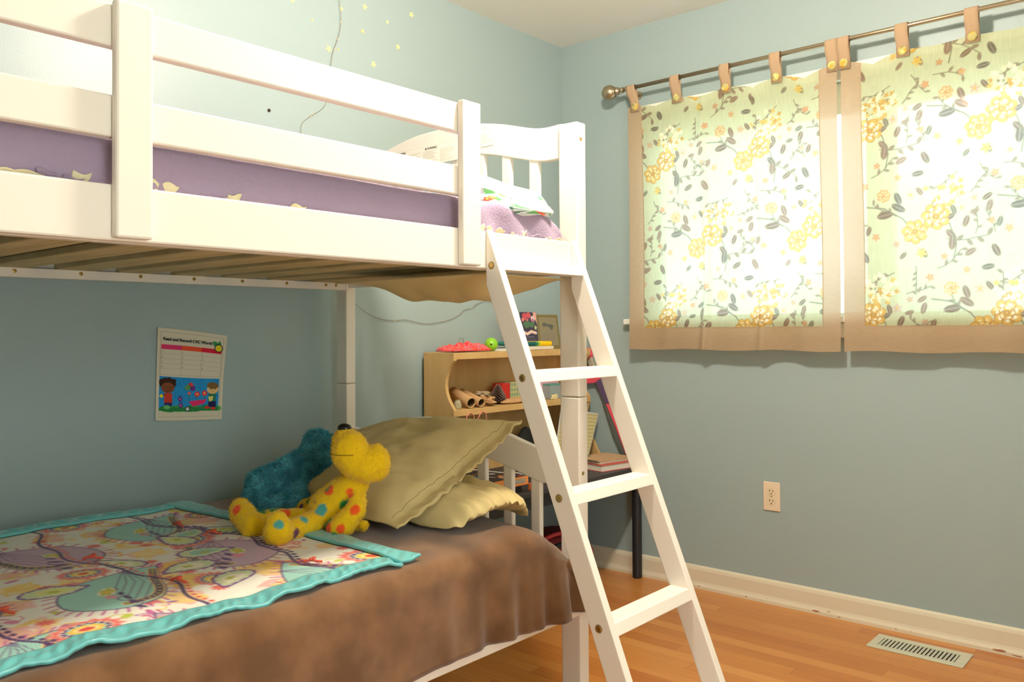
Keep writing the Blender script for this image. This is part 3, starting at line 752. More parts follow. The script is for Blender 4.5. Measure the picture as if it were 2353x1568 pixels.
grid_obj('printed_panel', np.stack([X, Yv, qpos(X, Yv)], -1), m_printv, qt, cv.a, .006)
def binding(A, B, w_dir, name='satin_binding', rip=1.0):
    """strip from A to B of width QB in direction w_dir; gathered cross ripples"""
    n = int((Vector(B)-Vector(A)).length/.0028); k = 15; P = np.zeros((n, k, 3))
    for i in range(n):
        t = i/(n-1); b = Vector(A)*(1-t)+Vector(B)*t
        for j in range(k):
            v = j/(k-1); P[i, j, :2] = (b.x+w_dir[0]*QB*v, b.y+w_dir[1]*QB*v)
    X_, Y_ = P[..., 0], P[..., 1]; Z_ = qpos(X_, Y_, .0015)
    vv = np.linspace(0, 1, k)[None]; s_ = np.linspace(0, (Vector(B)-Vector(A)).length, n)[:, None]
    rp_ = np.sin(s_*240+vv*6+2.5*np.sin(s_*23))*.0022+np.sin(s_*117+vv*9+np.sin(s_*41))*.0020
    P[..., 2] = Z_+rip*rp_*np.sin(vv*math.pi)+.0015*np.sin(vv*math.pi)
    # free outer edge wanders in and out
    wand = (.006*np.sin(s_*21)+.003*np.sin(s_*55))*vv**2
    P[..., 0] += w_dir[0]*wand; P[..., 1] += w_dir[1]*wand
    grid_obj(name, P, m_satin, qt, solid=.007)
binding((1.017, -2.93, 0), (1.017, QH(1.02)-QB+.004, 0), (1, 0))
binding((.12, QH(.12)-QB, 0), (1.069, QH(1.07)-QB, 0), (0, 1), rip=.5)
binding((.173, -2.93, 0), (.173, QH(.17)-QB, 0), (-1, 0))
def yarn_bow(x, y, a):
    z = .597; k_ = .5; pts = lambda q: [(x+k_*(math.cos(a)*u-math.sin(a)*v), y+k_*(math.sin(a)*u+math.cos(a)*v), z+k_*w) for u, v, w in q]
    b = MB(); b.tube(pts([(-.03, .004, -.002), (-.018, .006, .004), (-.006, 0, .006), (.0, 0, .006)]), .0027, 6)
    b.tube(pts([(0, 0, .006), (.01, .007, .012), (.018, .0, .013), (.010, -.006, .010), (0, 0, .006)]), .0027, 6)
    b.tube(pts([(0, 0, .006), (.014, -.01, .004), (.03, -.008, -.002), (.046, -.014, -.003)]), .0027, 6)
    b.ball((x, y, z+.004), .0042, 10); b.build('yarn_tie', m_coral, qt, smooth=True)
for (x, y, a) in ((.95, -2.13, 1.2), (.86, -2.38, .6), (.80, -2.67, .8), (.56, -2.42, 1.4), (.36, -2.58, 1.7), (.40, -2.14, .4), (.55, -2.13, .9)): yarn_bow(x, y, a)

# ---- pillows
def pillow(name, label, BL, BR, TR, TL, tf, tb, flange=.0, seed=0, arch=0.0, wr=.006, m=m_tan, rnd=.12, bow=.035):
    t = thing(name, label, 'pillow', tuple((Vector(BL)+Vector(BR))/2), 'tan pillows at the head of the lower bunk')
    n = 74; BL, BR, TR, TL = map(Vector, (BL, BR, TR, TL)); N = (BR-BL).cross(TL-BL).normalized()
    def side(sgn, th):
        P = np.zeros((n, n, 3))
        for j in range(n):
            for i in range(n):
                u = -1+2*i/(n-1); v = -1+2*j/(n-1)
                # edges bow inward between the corners
                uu = u*(1-bow*(1-v*v)); vv = v*(1-.05*(1-u*u))
                uu, vv = uu*math.sqrt(1-rnd*vv*vv*.5), vv*math.sqrt(1-rnd*uu*uu*.5)
                b = (BL*(1-uu)*(1-vv)+BR*(1+uu)*(1-vv)+TR*(1+uu)*(1+vv)+TL*(1-uu)*(1+vv))/4
                fu = min(1, abs(u)/(1-flange)); fv = min(1, abs(v)/(1-flange*.3))
                h = (max(0, 1-fu**2.6)*max(0, 1-fv**2.6))**.55
                w = fbm(u*2.3+seed, v*2.3, sgn, 4)*wr*2.6*(.25+.75*h)+.5*wr*math.sin(9*u*v+6*v+seed+3*fbm(u*2, v*2, seed, 2))*(abs(u*v)**1.2)
                w += wr*.8*math.sin(34*v+4*u+5*fbm(u*3, v*3, seed, 2))*max(0, abs(u)-.72)*2.2
                b = b+N*(sgn*(th*h+.0016)+w)
                if arch: b = b+Vector((0, 0, arch*max(0, (u+.1)/1.1)**1.5*(1-v*v)))
                P[j, i] = b
        return P
    A, B = side(1, tf), side(-1, tb)
    mb = bpy.data.meshes.new(name)
    idx = lambda s_, j, i: s_*n*n+j*n+i
    vs = np.concatenate([A.reshape(-1, 3), B.reshape(-1, 3)]); fs = []
    for j in range(n-1):
        for i in range(n-1):
            fs.append((idx(0, j, i), idx(0, j, i+1), idx(0, j+1, i+1), idx(0, j+1, i))); fs.append((idx(1, j, i), idx(1, j+1, i), idx(1, j+1, i+1), idx(1, j, i+1)))
    ring = [(0, i) for i in range(n-1)]+[(j, n-1) for j in range(n-1)]+[(n-1, i) for i in range(n-1, 0, -1)]+[(j, 0) for j in range(n-1, 0, -1)]
    for k in range(len(ring)):
        (a, b_), (c_, d_) = ring[k], ring[(k+1) % len(ring)]; fs.append((idx(0, a, b_), idx(1, a, b_), idx(1, c_, d_), idx(0, c_, d_)))
    mb.from_pydata([tuple(p) for p in vs], [], fs); mb.polygons.foreach_set('use_smooth', [True]*len(mb.polygons)); mb.materials.append(m)
    o = link('pillowcase', mb, t)
    if flange:   # stitched line inside the open end
        i = int((1-flange*.5)*n)-1
        pts = [Vector(A[j, i])+N*.0004 for j in range(3, n-3)]
        MB().tube(pts, .0007, 5).build('stitch_line', mat('stitching', c(160, 140, 92), .9, .1), t, smooth=True)
    return t
pillow('pillow', 'tan pillow lying flat at the head of the lower bunk beneath the other pillow', (.33, -1.79, .616), (1.045, -1.755, .598), (1.075, -1.455, .592), (.30, -1.42, .62), .070, .022, seed=5, arch=.055, rnd=.62, wr=.008)
pillow('pillow', 'tan pillow with a pointed corner propped up behind the yellow plush dog', (.20, -1.835, .625), (.893, -1.835, .598), (.972, -1.44, .846), (.27, -1.42, .745), .078, .035, flange=.12, seed=2, wr=.0075, bow=-.045)

# ================================================================== PLUSH TOYS
def blob(name, prims, voxel, colorf, m, parent, fur=0, nfur=0, seed=1, smooth_it=12, hang=.35):
    mb = MB()
    for p in prims:
        if p[0] == 'b': mb.ball(p[1], p[2], 40, T=p[3] if len(p) > 3 else None)
        else:
            a, b_, r1, r2 = Vector(p[1]), Vector(p[2]), p[3], p[4]; L = (b_-a).length; k = max(3, int(L/.012))
            for i in range(k+1): mb.ball(a.lerp(b_, i/k), r1+(r2-r1)*i/k, 32)
    me = bpy.data.meshes.new(name); me.from_pydata(mb.v, [], mb.f); tmp = bpy.data.objects.new(name+'_tmp', me); C.objects.link(tmp)
    rm = tmp.modifiers.new('r', 'REMESH'); rm.mode = 'VOXEL'; rm.voxel_size = voxel
    sm = tmp.modifiers.new('s', 'SMOOTH'); sm.iterations = smooth_it; sm.factor = .6
    dg = bpy.context.evaluated_depsgraph_get(); ev = tmp.evaluated_get(dg); me2 = bpy.data.meshes.new_from_object(ev)
    bpy.data.objects.remove(tmp)
    nv = len(me2.vertices); co = np.zeros(nv*3); me2.vertices.foreach_get('co', co); co = co.reshape(-1, 3)
    no = np.zeros(nv*3); me2.vertices.foreach_get('normal', no); no = no.reshape(-1, 3)
    d = np.array([fbm(*(p*70), 3) for p in co])*(.0018 if fur < .01 else .004); co = co+no*d[:, None]
    cols = colorf(co)
    fs = [tuple(p.vertices) for p in me2.polygons]; vs = [tuple(p) for p in co]; cl_ = [tuple(q)+(1.0,) for q in cols]
    rg = random.Random(seed); verts = list(vs); faces = list(fs); cc = list(cl_)
    for k in range(nfur):
        i = rg.randrange(nv); p = co[i]; nn = no[i]
        j = np.array([rg.gauss(0, .45) for _ in range(3)]); j[2] -= hang; dirv = nn+j; dirv /= np.linalg.norm(dirv)
        s_ = np.cross(dirv, np.array([rg.gauss(0, 1) for _ in range(3)])); s_ /= np.linalg.norm(s_)+1e-9
        L = fur*rg.uniform(.6, 1.25); w = L*.09+.00035
        jit = np.array([rg.uniform(-1, 1) for _ in range(3)])*voxel*.7; jit -= nn*jit.dot(nn); b0 = p+jit-nn*.001
        o = len(verts); tip = b0+dirv*L; verts += [tuple(b0-s_*w), tuple(b0+s_*w), tuple(tip)]; faces.append((o, o+1, o+2)); sh = rg.uniform(.85, 1.2)
        q = tuple(min(1, x*sh) for x in cols[i])+(1.0,); cc += [q, q, q]
    me3 = bpy.data.meshes.new(name); me3.from_pydata(verts, [], faces); a = me3.color_attributes.new('Col', 'FLOAT_COLOR', 'POINT')
    a.data.foreach_set('color', np.array(cc, dtype=np.float32).ravel()); me3.polygons.foreach_set('use_smooth', [True]*len(me3.polygons)); me3.materials.append(m)
    bpy.data.meshes.remove(me2)
    return link(name, me3, parent), co, no
m_plush = mat_vc('plush_pile', .95, .08, sheen=.3)
YC = np.array(c(240, 196, 22)[:3])
SP = dict(o=c(246, 92, 36)[:3], g=c(52, 140, 62)[:3], p=c(104, 62, 92)[:3], b=c(82, 168, 160)[:3], l=c(120, 168, 190)[:3], r=c(222, 74, 32)[:3])
dg_ = thing('plush_dog', 'yellow plush dog with coloured spots leaning back against the pillow', 'plush toy', (.69, -1.95, .59))
def Rm(ax, a): return Matrix.Rotation(a, 3, ax)
dog = [('b', (.772, -1.885, .787), (.047, .047, .052)), ('b', (.757, -1.885, .806), (.036, .036, .04)), ('c', (.785, -1.875, .765), (.805, -1.86, .752), .046, .044),
       ('b', (.822, -1.845, .757), (.036, .038, .046)), ('b', (.826, -1.842, .786), (.017, .017, .021)), ('c', (.79, -1.86, .738), (.768, -1.862, .712), .031, .030),
       ('c', (.765, -1.862, .705), (.742, -1.875, .680), .035, .044), ('c', (.742, -1.875, .680), (.705, -1.895, .640), .044, .053), ('b', (.703, -1.90, .634), (.056, .052, .046)),
       ('c', (.712, -1.84, .700), (.66, -1.85, .668), .019, .019), ('c', (.66, -1.85, .668), (.585, -1.87, .620), .019, .026), ('b', (.570, -1.872, .617), (.025, .023, .025)),
       ('c', (.775, -1.862, .690), (.806, -1.895, .647), .021, .026), ('c', (.806, -1.895, .647), (.792, -1.925, .612), .025, .030), ('b', (.786, -1.93, .609), (.034, .030, .026)),
       ('c', (.715, -1.94, .617), (.728, -2.02, .613), .029, .027), ('c', (.728, -2.02, .613), (.735, -2.06, .613), .027, .028), ('b', (.742, -2.072, .620), (.034, .034, .037)), ('b', (.735, -2.07, .643), (.024, .026, .022)),
       ('c', (.665, -1.93, .612), (.60, -2.0, .613), .028, .026), ('c', (.60, -2.0, .613), (.615, -2.055, .611), .025, .029), ('c', (.620, -2.06, .610), (.562, -2.055, .632), .031, .031), ('b', (.548, -2.052, .641), (.026, .026, .028)),
       ('c', (.752, -1.87, .600), (.792, -1.86, .602), .013, .015)]
dspots = [((.790, -1.905, .690), .013, 'o'), ((.735, -1.92, .690), .012, 'o'), ((.728, -1.925, .700), .010, 'g'), ((.776, -1.905, .655), .013, 'g'), ((.785, -1.91, .667), .009, 'g'), ((.735, -1.945, .648), .014, 'b'),
          ((.705, -1.93, .658), .012, 'p'), ((.765, -1.945, .618), .015, 'g'), ((.720, -1.955, .612), .014, 'p'), ((.828, -1.915, .655), .014, 'o'), ((.812, -1.945, .612), .010, 'o'), ((.78, -1.965, .612), .014, 'o'),
          ((.80, -1.955, .59), .012, 'g'), ((.762, -1.965, .598), .012, 'l'), ((.82, -1.85, .695), .009, 'g'), ((.700, -1.965, .622), .011, 'r'), ((.735, -2.0, .626), .013, 'b'), ((.745, -2.035, .610), .015, 'p'), ((.765, -1.98, .608), .010, 'o'),
          ((.640, -1.985, .635), .014, 'o'), ((.61, -2.0, .640), .010, 'g'), ((.65, -2.02, .625), .012, 'r'), ((.605, -2.03, .636), .014, 'g'), ((.765, -2.085, .640), .010, 'b'), ((.575, -2.08, .648), .012, 'o'), ((.70, -2.05, .648), .008, 'g'),
          ((.605, -1.885, .640), .009, 'g'), ((.58, -1.895, .625), .009, 'p'), ((.66, -1.87, .690), .009, 'r'), ((.645, -1.88, .675), .008, 'g'), ((.665, -1.95, .61), .010, 'r'), ((.655, -1.86, .705), .01, 'g')]
def dogcol(co):
    out = np.tile(YC, (len(co), 1))
    for ctr, r, k in dspots:
        d = np.linalg.norm(co-np.array(ctr), axis=1); nn = np.array([fbm(*(p*110), 2) for p in co])*.22
        w = smooth01((1.28-d/r+nn)/.40)[:, None]; out = out*(1-w)+np.array(SP[k])*w
    return out
blob('plush_body', dog, .0042, dogcol, m_plush, dg_, fur=.0048, nfur=26000, seed=4)
MB().ball((.7535, -1.887, .8435), (.0185, .0175, .0115), 18).build('nose', m_nose, dg_, smooth=True)
# mouth seam following the muzzle
seam = []
for k in range(16):
    a = -2.4+1.9*k/15; seam.append((.772+.0478*math.cos(a), -1.885+.0478*math.sin(a), .7835))
MB().tube(seam, .0008, 5).build('mouth_stitch', mat('dark_thread', c(120, 90, 20), .9, .1), dg_, smooth=True)

be_ = thing('plush_bear', 'fluffy turquoise plush bear slumped between the wall and the yellow dog', 'plush toy', (.41, -1.86, .59))
bear = [('c', (.385, -1.86, .640), (.440, -1.84, .638), .060, .060), ('c', (.40, -1.84, .655), (.455, -1.79, .700), .058, .055), ('c', (.455, -1.79, .700), (.490, -1.765, .722), .052, .046),
        ('b', (.470, -1.755, .752), (.046, .045, .044)), ('b', (.452, -1.75, .772), (.034, .034, .032)), ('b', (.500, -1.735, .772), (.020, .018, .02)),
        ('b', (.338, -1.875, .662), (.026, .026, .026)), ('c', (.385, -1.865, .688), (.36, -1.875, .672), .022, .026), ('c', (.46, -1.83, .66), (.53, -1.87, .622), .030, .026), ('b', (.36, -1.88, .615), (.045, .04, .035)),
        ('b', (.45, -1.88, .612), (.05, .04, .035))]
def bearcol(co):
    a = np.array(c(36, 132, 152)[:3]); b_ = np.array(c(98, 190, 200)[:3]); t = np.array([fbm(*(p*28), 2) for p in co])*.9+.45; t = np.clip(t, 0, 1)[:, None]
    return a*(1-t)+b_*t
blob('plush_body', bear, .0052, bearcol, m_plush, be_, fur=.013, nfur=30000, seed=9, hang=.7)

# ================================================================== WORKSHEET ON THE WALL
ws = thing('worksheet', 'coloured school worksheet with two cartoon children taped to the wall beside the lower bunk', 'paper', (.004, -1.89, .955))
cvp = Canvas(.216, .279, .00085, (216, 206, 184))
def Q(px, py): return (px, .279-py)       # paper coordinates measured from the top-left
LN = (150, 146, 128)
cvp.line([Q(.010, .012), Q(.206, .012), Q(.206, .268), Q(.010, .268)], .0009, LN, closed=True)
for i, colr in enumerate(((222, 62, 112), (232, 84, 52), (214, 40, 60))): 
    x0 = .012+.0637*i
    cvp.poly([Q(x0, .050), Q(x0+.0637, .050), Q(x0+.0637, .064), Q(x0, .064)], colr)
    for k in range(60): cvp.line([Q(x0+random.uniform(0, .06), .050+random.uniform(0, .013)), Q(x0+random.uniform(0, .06), .050+random.uniform(0, .013))], .0008, tuple(min(255, v+random.randint(-20, 26)) for v in colr), .5)
for x in (.012, .0757, .1393, .203): cvp.line([Q(x, .064), Q(x, .140)], .0008, LN)
for y in (.078, .093, .108, .123, .140): cvp.line([Q(.012, y), Q(.203, y)], .0007, LN, .7)
for i in range(3):
    for j, g in enumerate(([(0, 0), (0, 6)], [(0, 1), (3, 0), (3, 2), (0, 6), (4, 6)], [(0, 0), (3, 1), (1, 3), (3, 5), (0, 6)], [(0, 0), (0, 3), (3, 3), (3, 0), (3, 6)])):
        x0 = .0155+.0637*i; y0 = .068+.0155*j+.001; cvp.line([Q(x0+a*.0007, y0+b_*.001) for a, b_ in g], .0008, (110, 120, 110))
# picture
cvp.poly([Q(.010, .145), Q(.203, .145), Q(.203, .250), Q(.010, .250)], (44, 146, 208))
for k in range(420):
    x, y = random.uniform(.011, .200), random.uniform(.146, .235); cvp.line([Q(x, y), Q(x+random.uniform(-.008, .008), y+random.uniform(.003, .010))], .0011, random.choice(((30, 116, 190), (60, 160, 220), (36, 90, 170))), .45)
for k in range(60): x = random.uniform(.012, .200); cvp.ell(*Q(x, random.uniform(.236, .248)), .014, .006, 0, random.choice(((40, 130, 70), (70, 160, 80), (50, 110, 60))), .8)
cvp.poly([Q(.010, .240), Q(.203, .238), Q(.203, .250), Q(.010, .250)], (46, 128, 66))
# girl
cvp.ell(*Q(.037, .167), .026, .019, 0, (70, 42, 34), lobes=9, wob=.06); cvp.ell(*Q(.016, .163), .007, .010, 0, (62, 38, 30)); cvp.ell(*Q(.055, .158), .008, .007, 0, (62, 38, 30))
cvp.ell(*Q(.037, .179), .021, .016, 0, (134, 78, 52)); cvp.line([Q(.026, .177), Q(.031, .179), Q(.035, .177)], .001, (60, 30, 24)); cvp.line([Q(.041, .177), Q(.046, .179), Q(.050, .177)], .001, (60, 30, 24)); cvp.line([Q(.032, .187), Q(.038, .189), Q(.043, .187)], .001, (60, 30, 24))
cvp.poly([Q(.027, .195), Q(.052, .195), Q(.053, .224), Q(.026, .224)], (206, 66, 52)); cvp.line([Q(.028, .200), Q(.019, .204)], .005, (134, 78, 52)); cvp.ell(*Q(.0175, .205), .0055, .0055, 0, (240, 220, 50))
cvp.poly([Q(.028, .224), Q(.052, .224), Q(.052, .234), Q(.028, .234)], (56, 50, 110)); cvp.ell(*Q(.036, .238), .011, .006, 0, (110, 190, 110))
# butterfly, flowers
cvp.ell(*Q(.110, .169), .009, .009, 0, (236, 74, 66)); cvp.ell(*Q(.118, .178), .009, .008, .5, (110, 60, 140)); cvp.ell(*Q(.101, .176), .009, .009, .8, (96, 150, 90)); cvp.line([Q(.104, .162), Q(.116, .183)], .0015, (60, 40, 90))
for (x, y, r) in ((.133, .196, .0085), (.157, .193, .0085), (.107, .194, .005)):
    cvp.line([Q(x, y), Q(x+.002, .226)], .0014, (40, 110, 60)); cvp.ell(*Q(x, y), r, r, 0, (232, 62, 62), lobes=7, wob=.18); cvp.ell(*Q(x, y), r*.35, r*.35, 0, (250, 210, 120))
for (x, y) in ((.078, .212), (.081, .232)): cvp.ell(*Q(x, y), .007, .009, 0, (90, 60, 140), lobes=6, wob=.2); cvp.ell(*Q(x, y), .003, .003, 0, (230, 120, 140))
# wheelbarrow
cvp.poly([Q(.106, .219), Q(.166, .212), Q(.158, .226), Q(.122, .236)], (230, 52, 112)); cvp.ell(*Q(.104, .243), .0085, .0085, 0, (60, 66, 66)); cvp.ell(*Q(.104, .243), .0055, .0055, 0, (206, 206, 206)); cvp.line([Q(.140, .232), Q(.146, .243), Q(.154, .230)], .002, (40, 120, 150))
# boy
cvp.poly([Q(.171, .192), Q(.194, .192), Q(.194, .222), Q(.170, .222)], (50, 122, 96)); cvp.ell(*Q(.183, .180), .019, .015, 0, (232, 190, 130)); cvp.ell(*Q(.182, .168), .019, .011, -.1, (128, 96, 58), lobes=7, wob=.06)
cvp.line([Q(.173, .180), Q(.177, .181), Q(.180, .180)], .001, (90, 60, 30)); cvp.line([Q(.186, .180), Q(.190, .181), Q(.193, .180)], .001, (90, 60, 30)); cvp.line([Q(.179, .187), Q(.185, .188)], .001, (150, 70, 50))
cvp.poly([Q(.170, .204), Q(.186, .202), Q(.184, .216), Q(.174, .220)], (226, 214, 120)); cvp.poly([Q(.170, .221), Q(.195, .219), Q(.196, .238), Q(.172, .238)], (40, 36, 84)); cvp.ell(*Q(.168, .239), .008, .004, 0, (226, 50, 50)); cvp.ell(*Q(.187, .242), .008, .004, 0, (226, 50, 50))
for k in range(4): cvp.line([Q(.014, .253+.004*k), Q(.19 if k else .11, .253+.004*k)], .0005, (186, 176, 150), .6)
# flower emblem at the top
cvp.poly([Q(.170, .026), Q(.184, .024), Q(.190, .038), Q(.176, .040)], (60, 140, 84)); cvp.poly([Q(.184, .034), Q(.194, .020), Q(.200, .030), Q(.192, .042)], (60, 140, 84))
cvp.ell(*Q(.192, .046), .0135, .0135, 0, (26, 44, 76), lobes=12, wob=.09); cvp.ell(*Q(.192, .046), .0105, .0105, 0, (236, 212, 48)); cvp.line([Q(.187, .044), Q(.197, .044)], .001, (190, 160, 40)); cvp.line([Q(.187, .048), Q(.197, .048)], .001, (190, 160, 40))
TLc, TRc, BLc, BRc = Vector((0, -1.9964, 1.1007)), Vector((0, -1.768, 1.0728)), Vector((0, -2.0029, .8223)), Vector((0, -1.7939, .8102))
def paper_pt(u, v, off=0.0):    # u right, v up
    p = BLc*(1-u)*(1-v)+BRc*u*(1-v)+TRc*u*v+TLc*(1-u)*v
    cu = .0025+.006*(2*(u-.5))**2*(.35+.65*abs(v-.35))+.006*max(0, u-.7)*max(0, .5-v)*12
    return (p.x+cu+off, p.y, p.z+.002*math.sin(u*3.2)*(1 if v > .5 else -1))
P = np.array([[paper_pt(u, v) for u in np.linspace(0, 1, cvp.nx)] for v in np.linspace(0, 1, cvp.ny)])
pp = grid_obj('paper_sheet', P, m_paper, ws, cvp.a, .0005)
ft = bpy.data.curves.new('title_text', 'FONT'); ft.body = 'Read and Record CVC Words'; ft.size = .0128; ft.extrude = .0002; ft.offset = .0003; ft.space_character = 1.02; ft.materials.append(m_ink)
to = text_mesh('title_text', ft); to.parent = ws
a0 = Vector(paper_pt(.075, .868, .0014)); a1 = Vector(paper_pt(.80, .868, .0014)); ax = (a1-a0).normalized(); upv = Vector((0, 0, 1)); nv_ = ax.cross(upv).normalized(); upv = nv_.cross(ax)
mt = Matrix((ax, upv, nv_)).transposed().to_4x4(); mt.translation = a0-Vector(ws['_w'])+nv_*.0006*(1 if nv_.x > 0 else -1); to.matrix_local = mt

# ================================================================== STARS, WIRES
def star(y, z, r, lab, big=True, rot=.2, m=m_star, n=5):
    pts = []
    for k in range(2*n):
        a = rot+math.pi*k/n; q = r if k % 2 == 0 else r*.45; pts.append((y+q*math.sin(a), z+q*math.cos(a)))
    o = MB().prism(pts, lambda p: (0.0002, p[0], p[1]), lambda p: (.0016, p[0], p[1])).build('star_sticker', m)
    tag(o, lab, 'sticker', 'glow star stickers on the left wall')
star(-1.2015, 2.2912, .0135, 'large pale glow star near the picture top, right of the dangling wire', rot=.1)
star(-.9687, 2.3272, .0140, 'pale yellow glow star nearest to the ceiling edge', rot=.3)
star(-1.2122, 2.1973, .0100, 'orange-tinted glow star in the middle of the star cluster', m=m_staro, rot=.5)
star(-1.0395, 2.1823, .0130, 'pale yellow glow star below the one at the ceiling edge', rot=.1)
star(-1.1608, 2.0862, .0150, 'lowest pale yellow glow star, just above the upper guard rail', rot=.4)
star(-1.3663, 2.0939, .0145, 'pale yellow glow star touching the dangling wire', rot=.7)
star(-1.3099, 2.2536, .0095, 'small pale glow star right beside the top of the dangling wire', rot=.2)
star(-1.0918, 2.2643, .0090, 'small pale glow star between the two large upper stars', rot=.2)
star(-1.4369, 2.1774, .0060, 'tiny cream glow star alone on the left of the dangling wire', rot=.2, m=m_staro)
star(-1.3241, 2.1013, .0055, 'tiny cream glow star just right of the star at the wire', rot=.2, m=m_staro)
star(-1.5175, 2.2228, .0110, 'pale glow star farthest from the ceiling corner, cut by the picture top', rot=.2)
def catm(pts, k=6):
    out = []; P = [Vector(p) for p in pts]; P = [P[0]]+P+[P[-1]]
    for i in range(1, len(P)-2):
        for j in range(k):
            t = j/k; p0, p1, p2, p3 = P[i-1:i+3]
            out.append(.5*((2*p1)+(-p0+p2)*t+(2*p0-5*p1+4*p2-p3)*t*t+(-p0+3*p1-3*p2+p3)*t**3))
    return out+[P[-2]]
wt = thing('string_light_wire', 'thin bare wire with tiny beads dangling from the ceiling down behind the upper bunk', 'wire', (0, -1.33, 2.2), 'string light wires on the left wall')
pts = [(.012, -1.325, 2.439), (.012, -1.3254, 2.28), (.010, -1.3179, 2.2118), (.010, -1.3258, 2.1544), (.008, -1.3414, 2.1111), (.008, -1.3549, 2.0764), (.008, -1.3607, 2.039), (.010, -1.372, 1.97), (.010, -1.3839, 1.8955), (.010, -1.4138, 1.8603), (.008, -1.4432, 1.8409), (.008, -1.4776, 1.8116), (.008, -1.4884, 1.7946), (.008, -1.4884, 1.775), (.008, -1.484, 1.60)]
MB().tube(catm(pts), .0009, 5).build('wire_strand', m_wire, wt, smooth=True)
for p in ((.010, -1.333, 2.135), (.010, -1.348, 2.094), (.010, -1.318, 2.20), (.011, -1.44, 1.842), (.011, -1.452, 1.835)): MB().ball(p, .0026, 8).build('wire_bead', m_led, wt, smooth=True)
wt = thing('string_light_wire', 'thin dark wire drooping across the wall between the bed post and the ladder', 'wire', (0, -1.0, 1.13), 'string light wires on the left wall')
pts = [(0, -1.34, 1.262), (0, -1.288, 1.2216), (0, -1.2465, 1.1798), (0, -1.1814, 1.1438), (0, -1.1184, 1.128), (0, -1.0644, 1.125), (0, -1.009, 1.1286), (0, -.9174, 1.1137), (0, -.846, 1.1174), (0, -.7721, 1.13), (0, -.7164, 1.1483), (0, -.6801, 1.1723), (0, -.6354, 1.1784), (0, -.6113, 1.1954), (0, -.557, 1.2095), (0, -.5183, 1.2085), (0, -.47, 1.19), (0, -.42, 1.21)]
MB().tube(catm([(.006, p[1], p[2]) for p in pts]), .0010, 5).build('wire_strand', m_wire, wt, smooth=True)
for p in ((.007, -1.064, 1.125), (.007, -.80, 1.124), (.007, -.64, 1.178)): MB().ball(p, .0024, 8).build('wire_bead', m_led, wt, smooth=True)

# ================================================================== CURTAINS
ry = -.090; rz = 2.140
rd = thing('curtain_rod', 'brushed metal curtain rod with a ball finial above the flowered curtains', 'curtain rod', (.41, ry, rz))
MB().lathe([(.0085, .405), (.0085, 2.62)], (0, ry, rz), 'x', 16).build('rod_tube', m_rod, rd, smooth=True)
MB().lathe([(.0085, .41), (.012, .408), (.013, .400), (.009, .395), (.009, .385), (.017, .382), (.018, .374), (.012, .370), (.020, .366), (.031, .352), (.0345, .337), (.031, .320), (.020, .307), (.004, .302)], (0, ry, rz), 'x', 28).build('finial', m_rod, rd, smooth=True)
for x in (.430, 2.50):
    b = MB(); b.lathe([(.019, 0), (.019, -.005), (.008, -.008), (.008, ry-.002)], (x, 0, rz-.012), 'y', 20); b.lathe([(.0125, x-.006), (.0125, x+.006)], (0, ry, rz), 'x', 18); b.build('bracket', m_rod, rd)
BASE = (207, 211, 172)
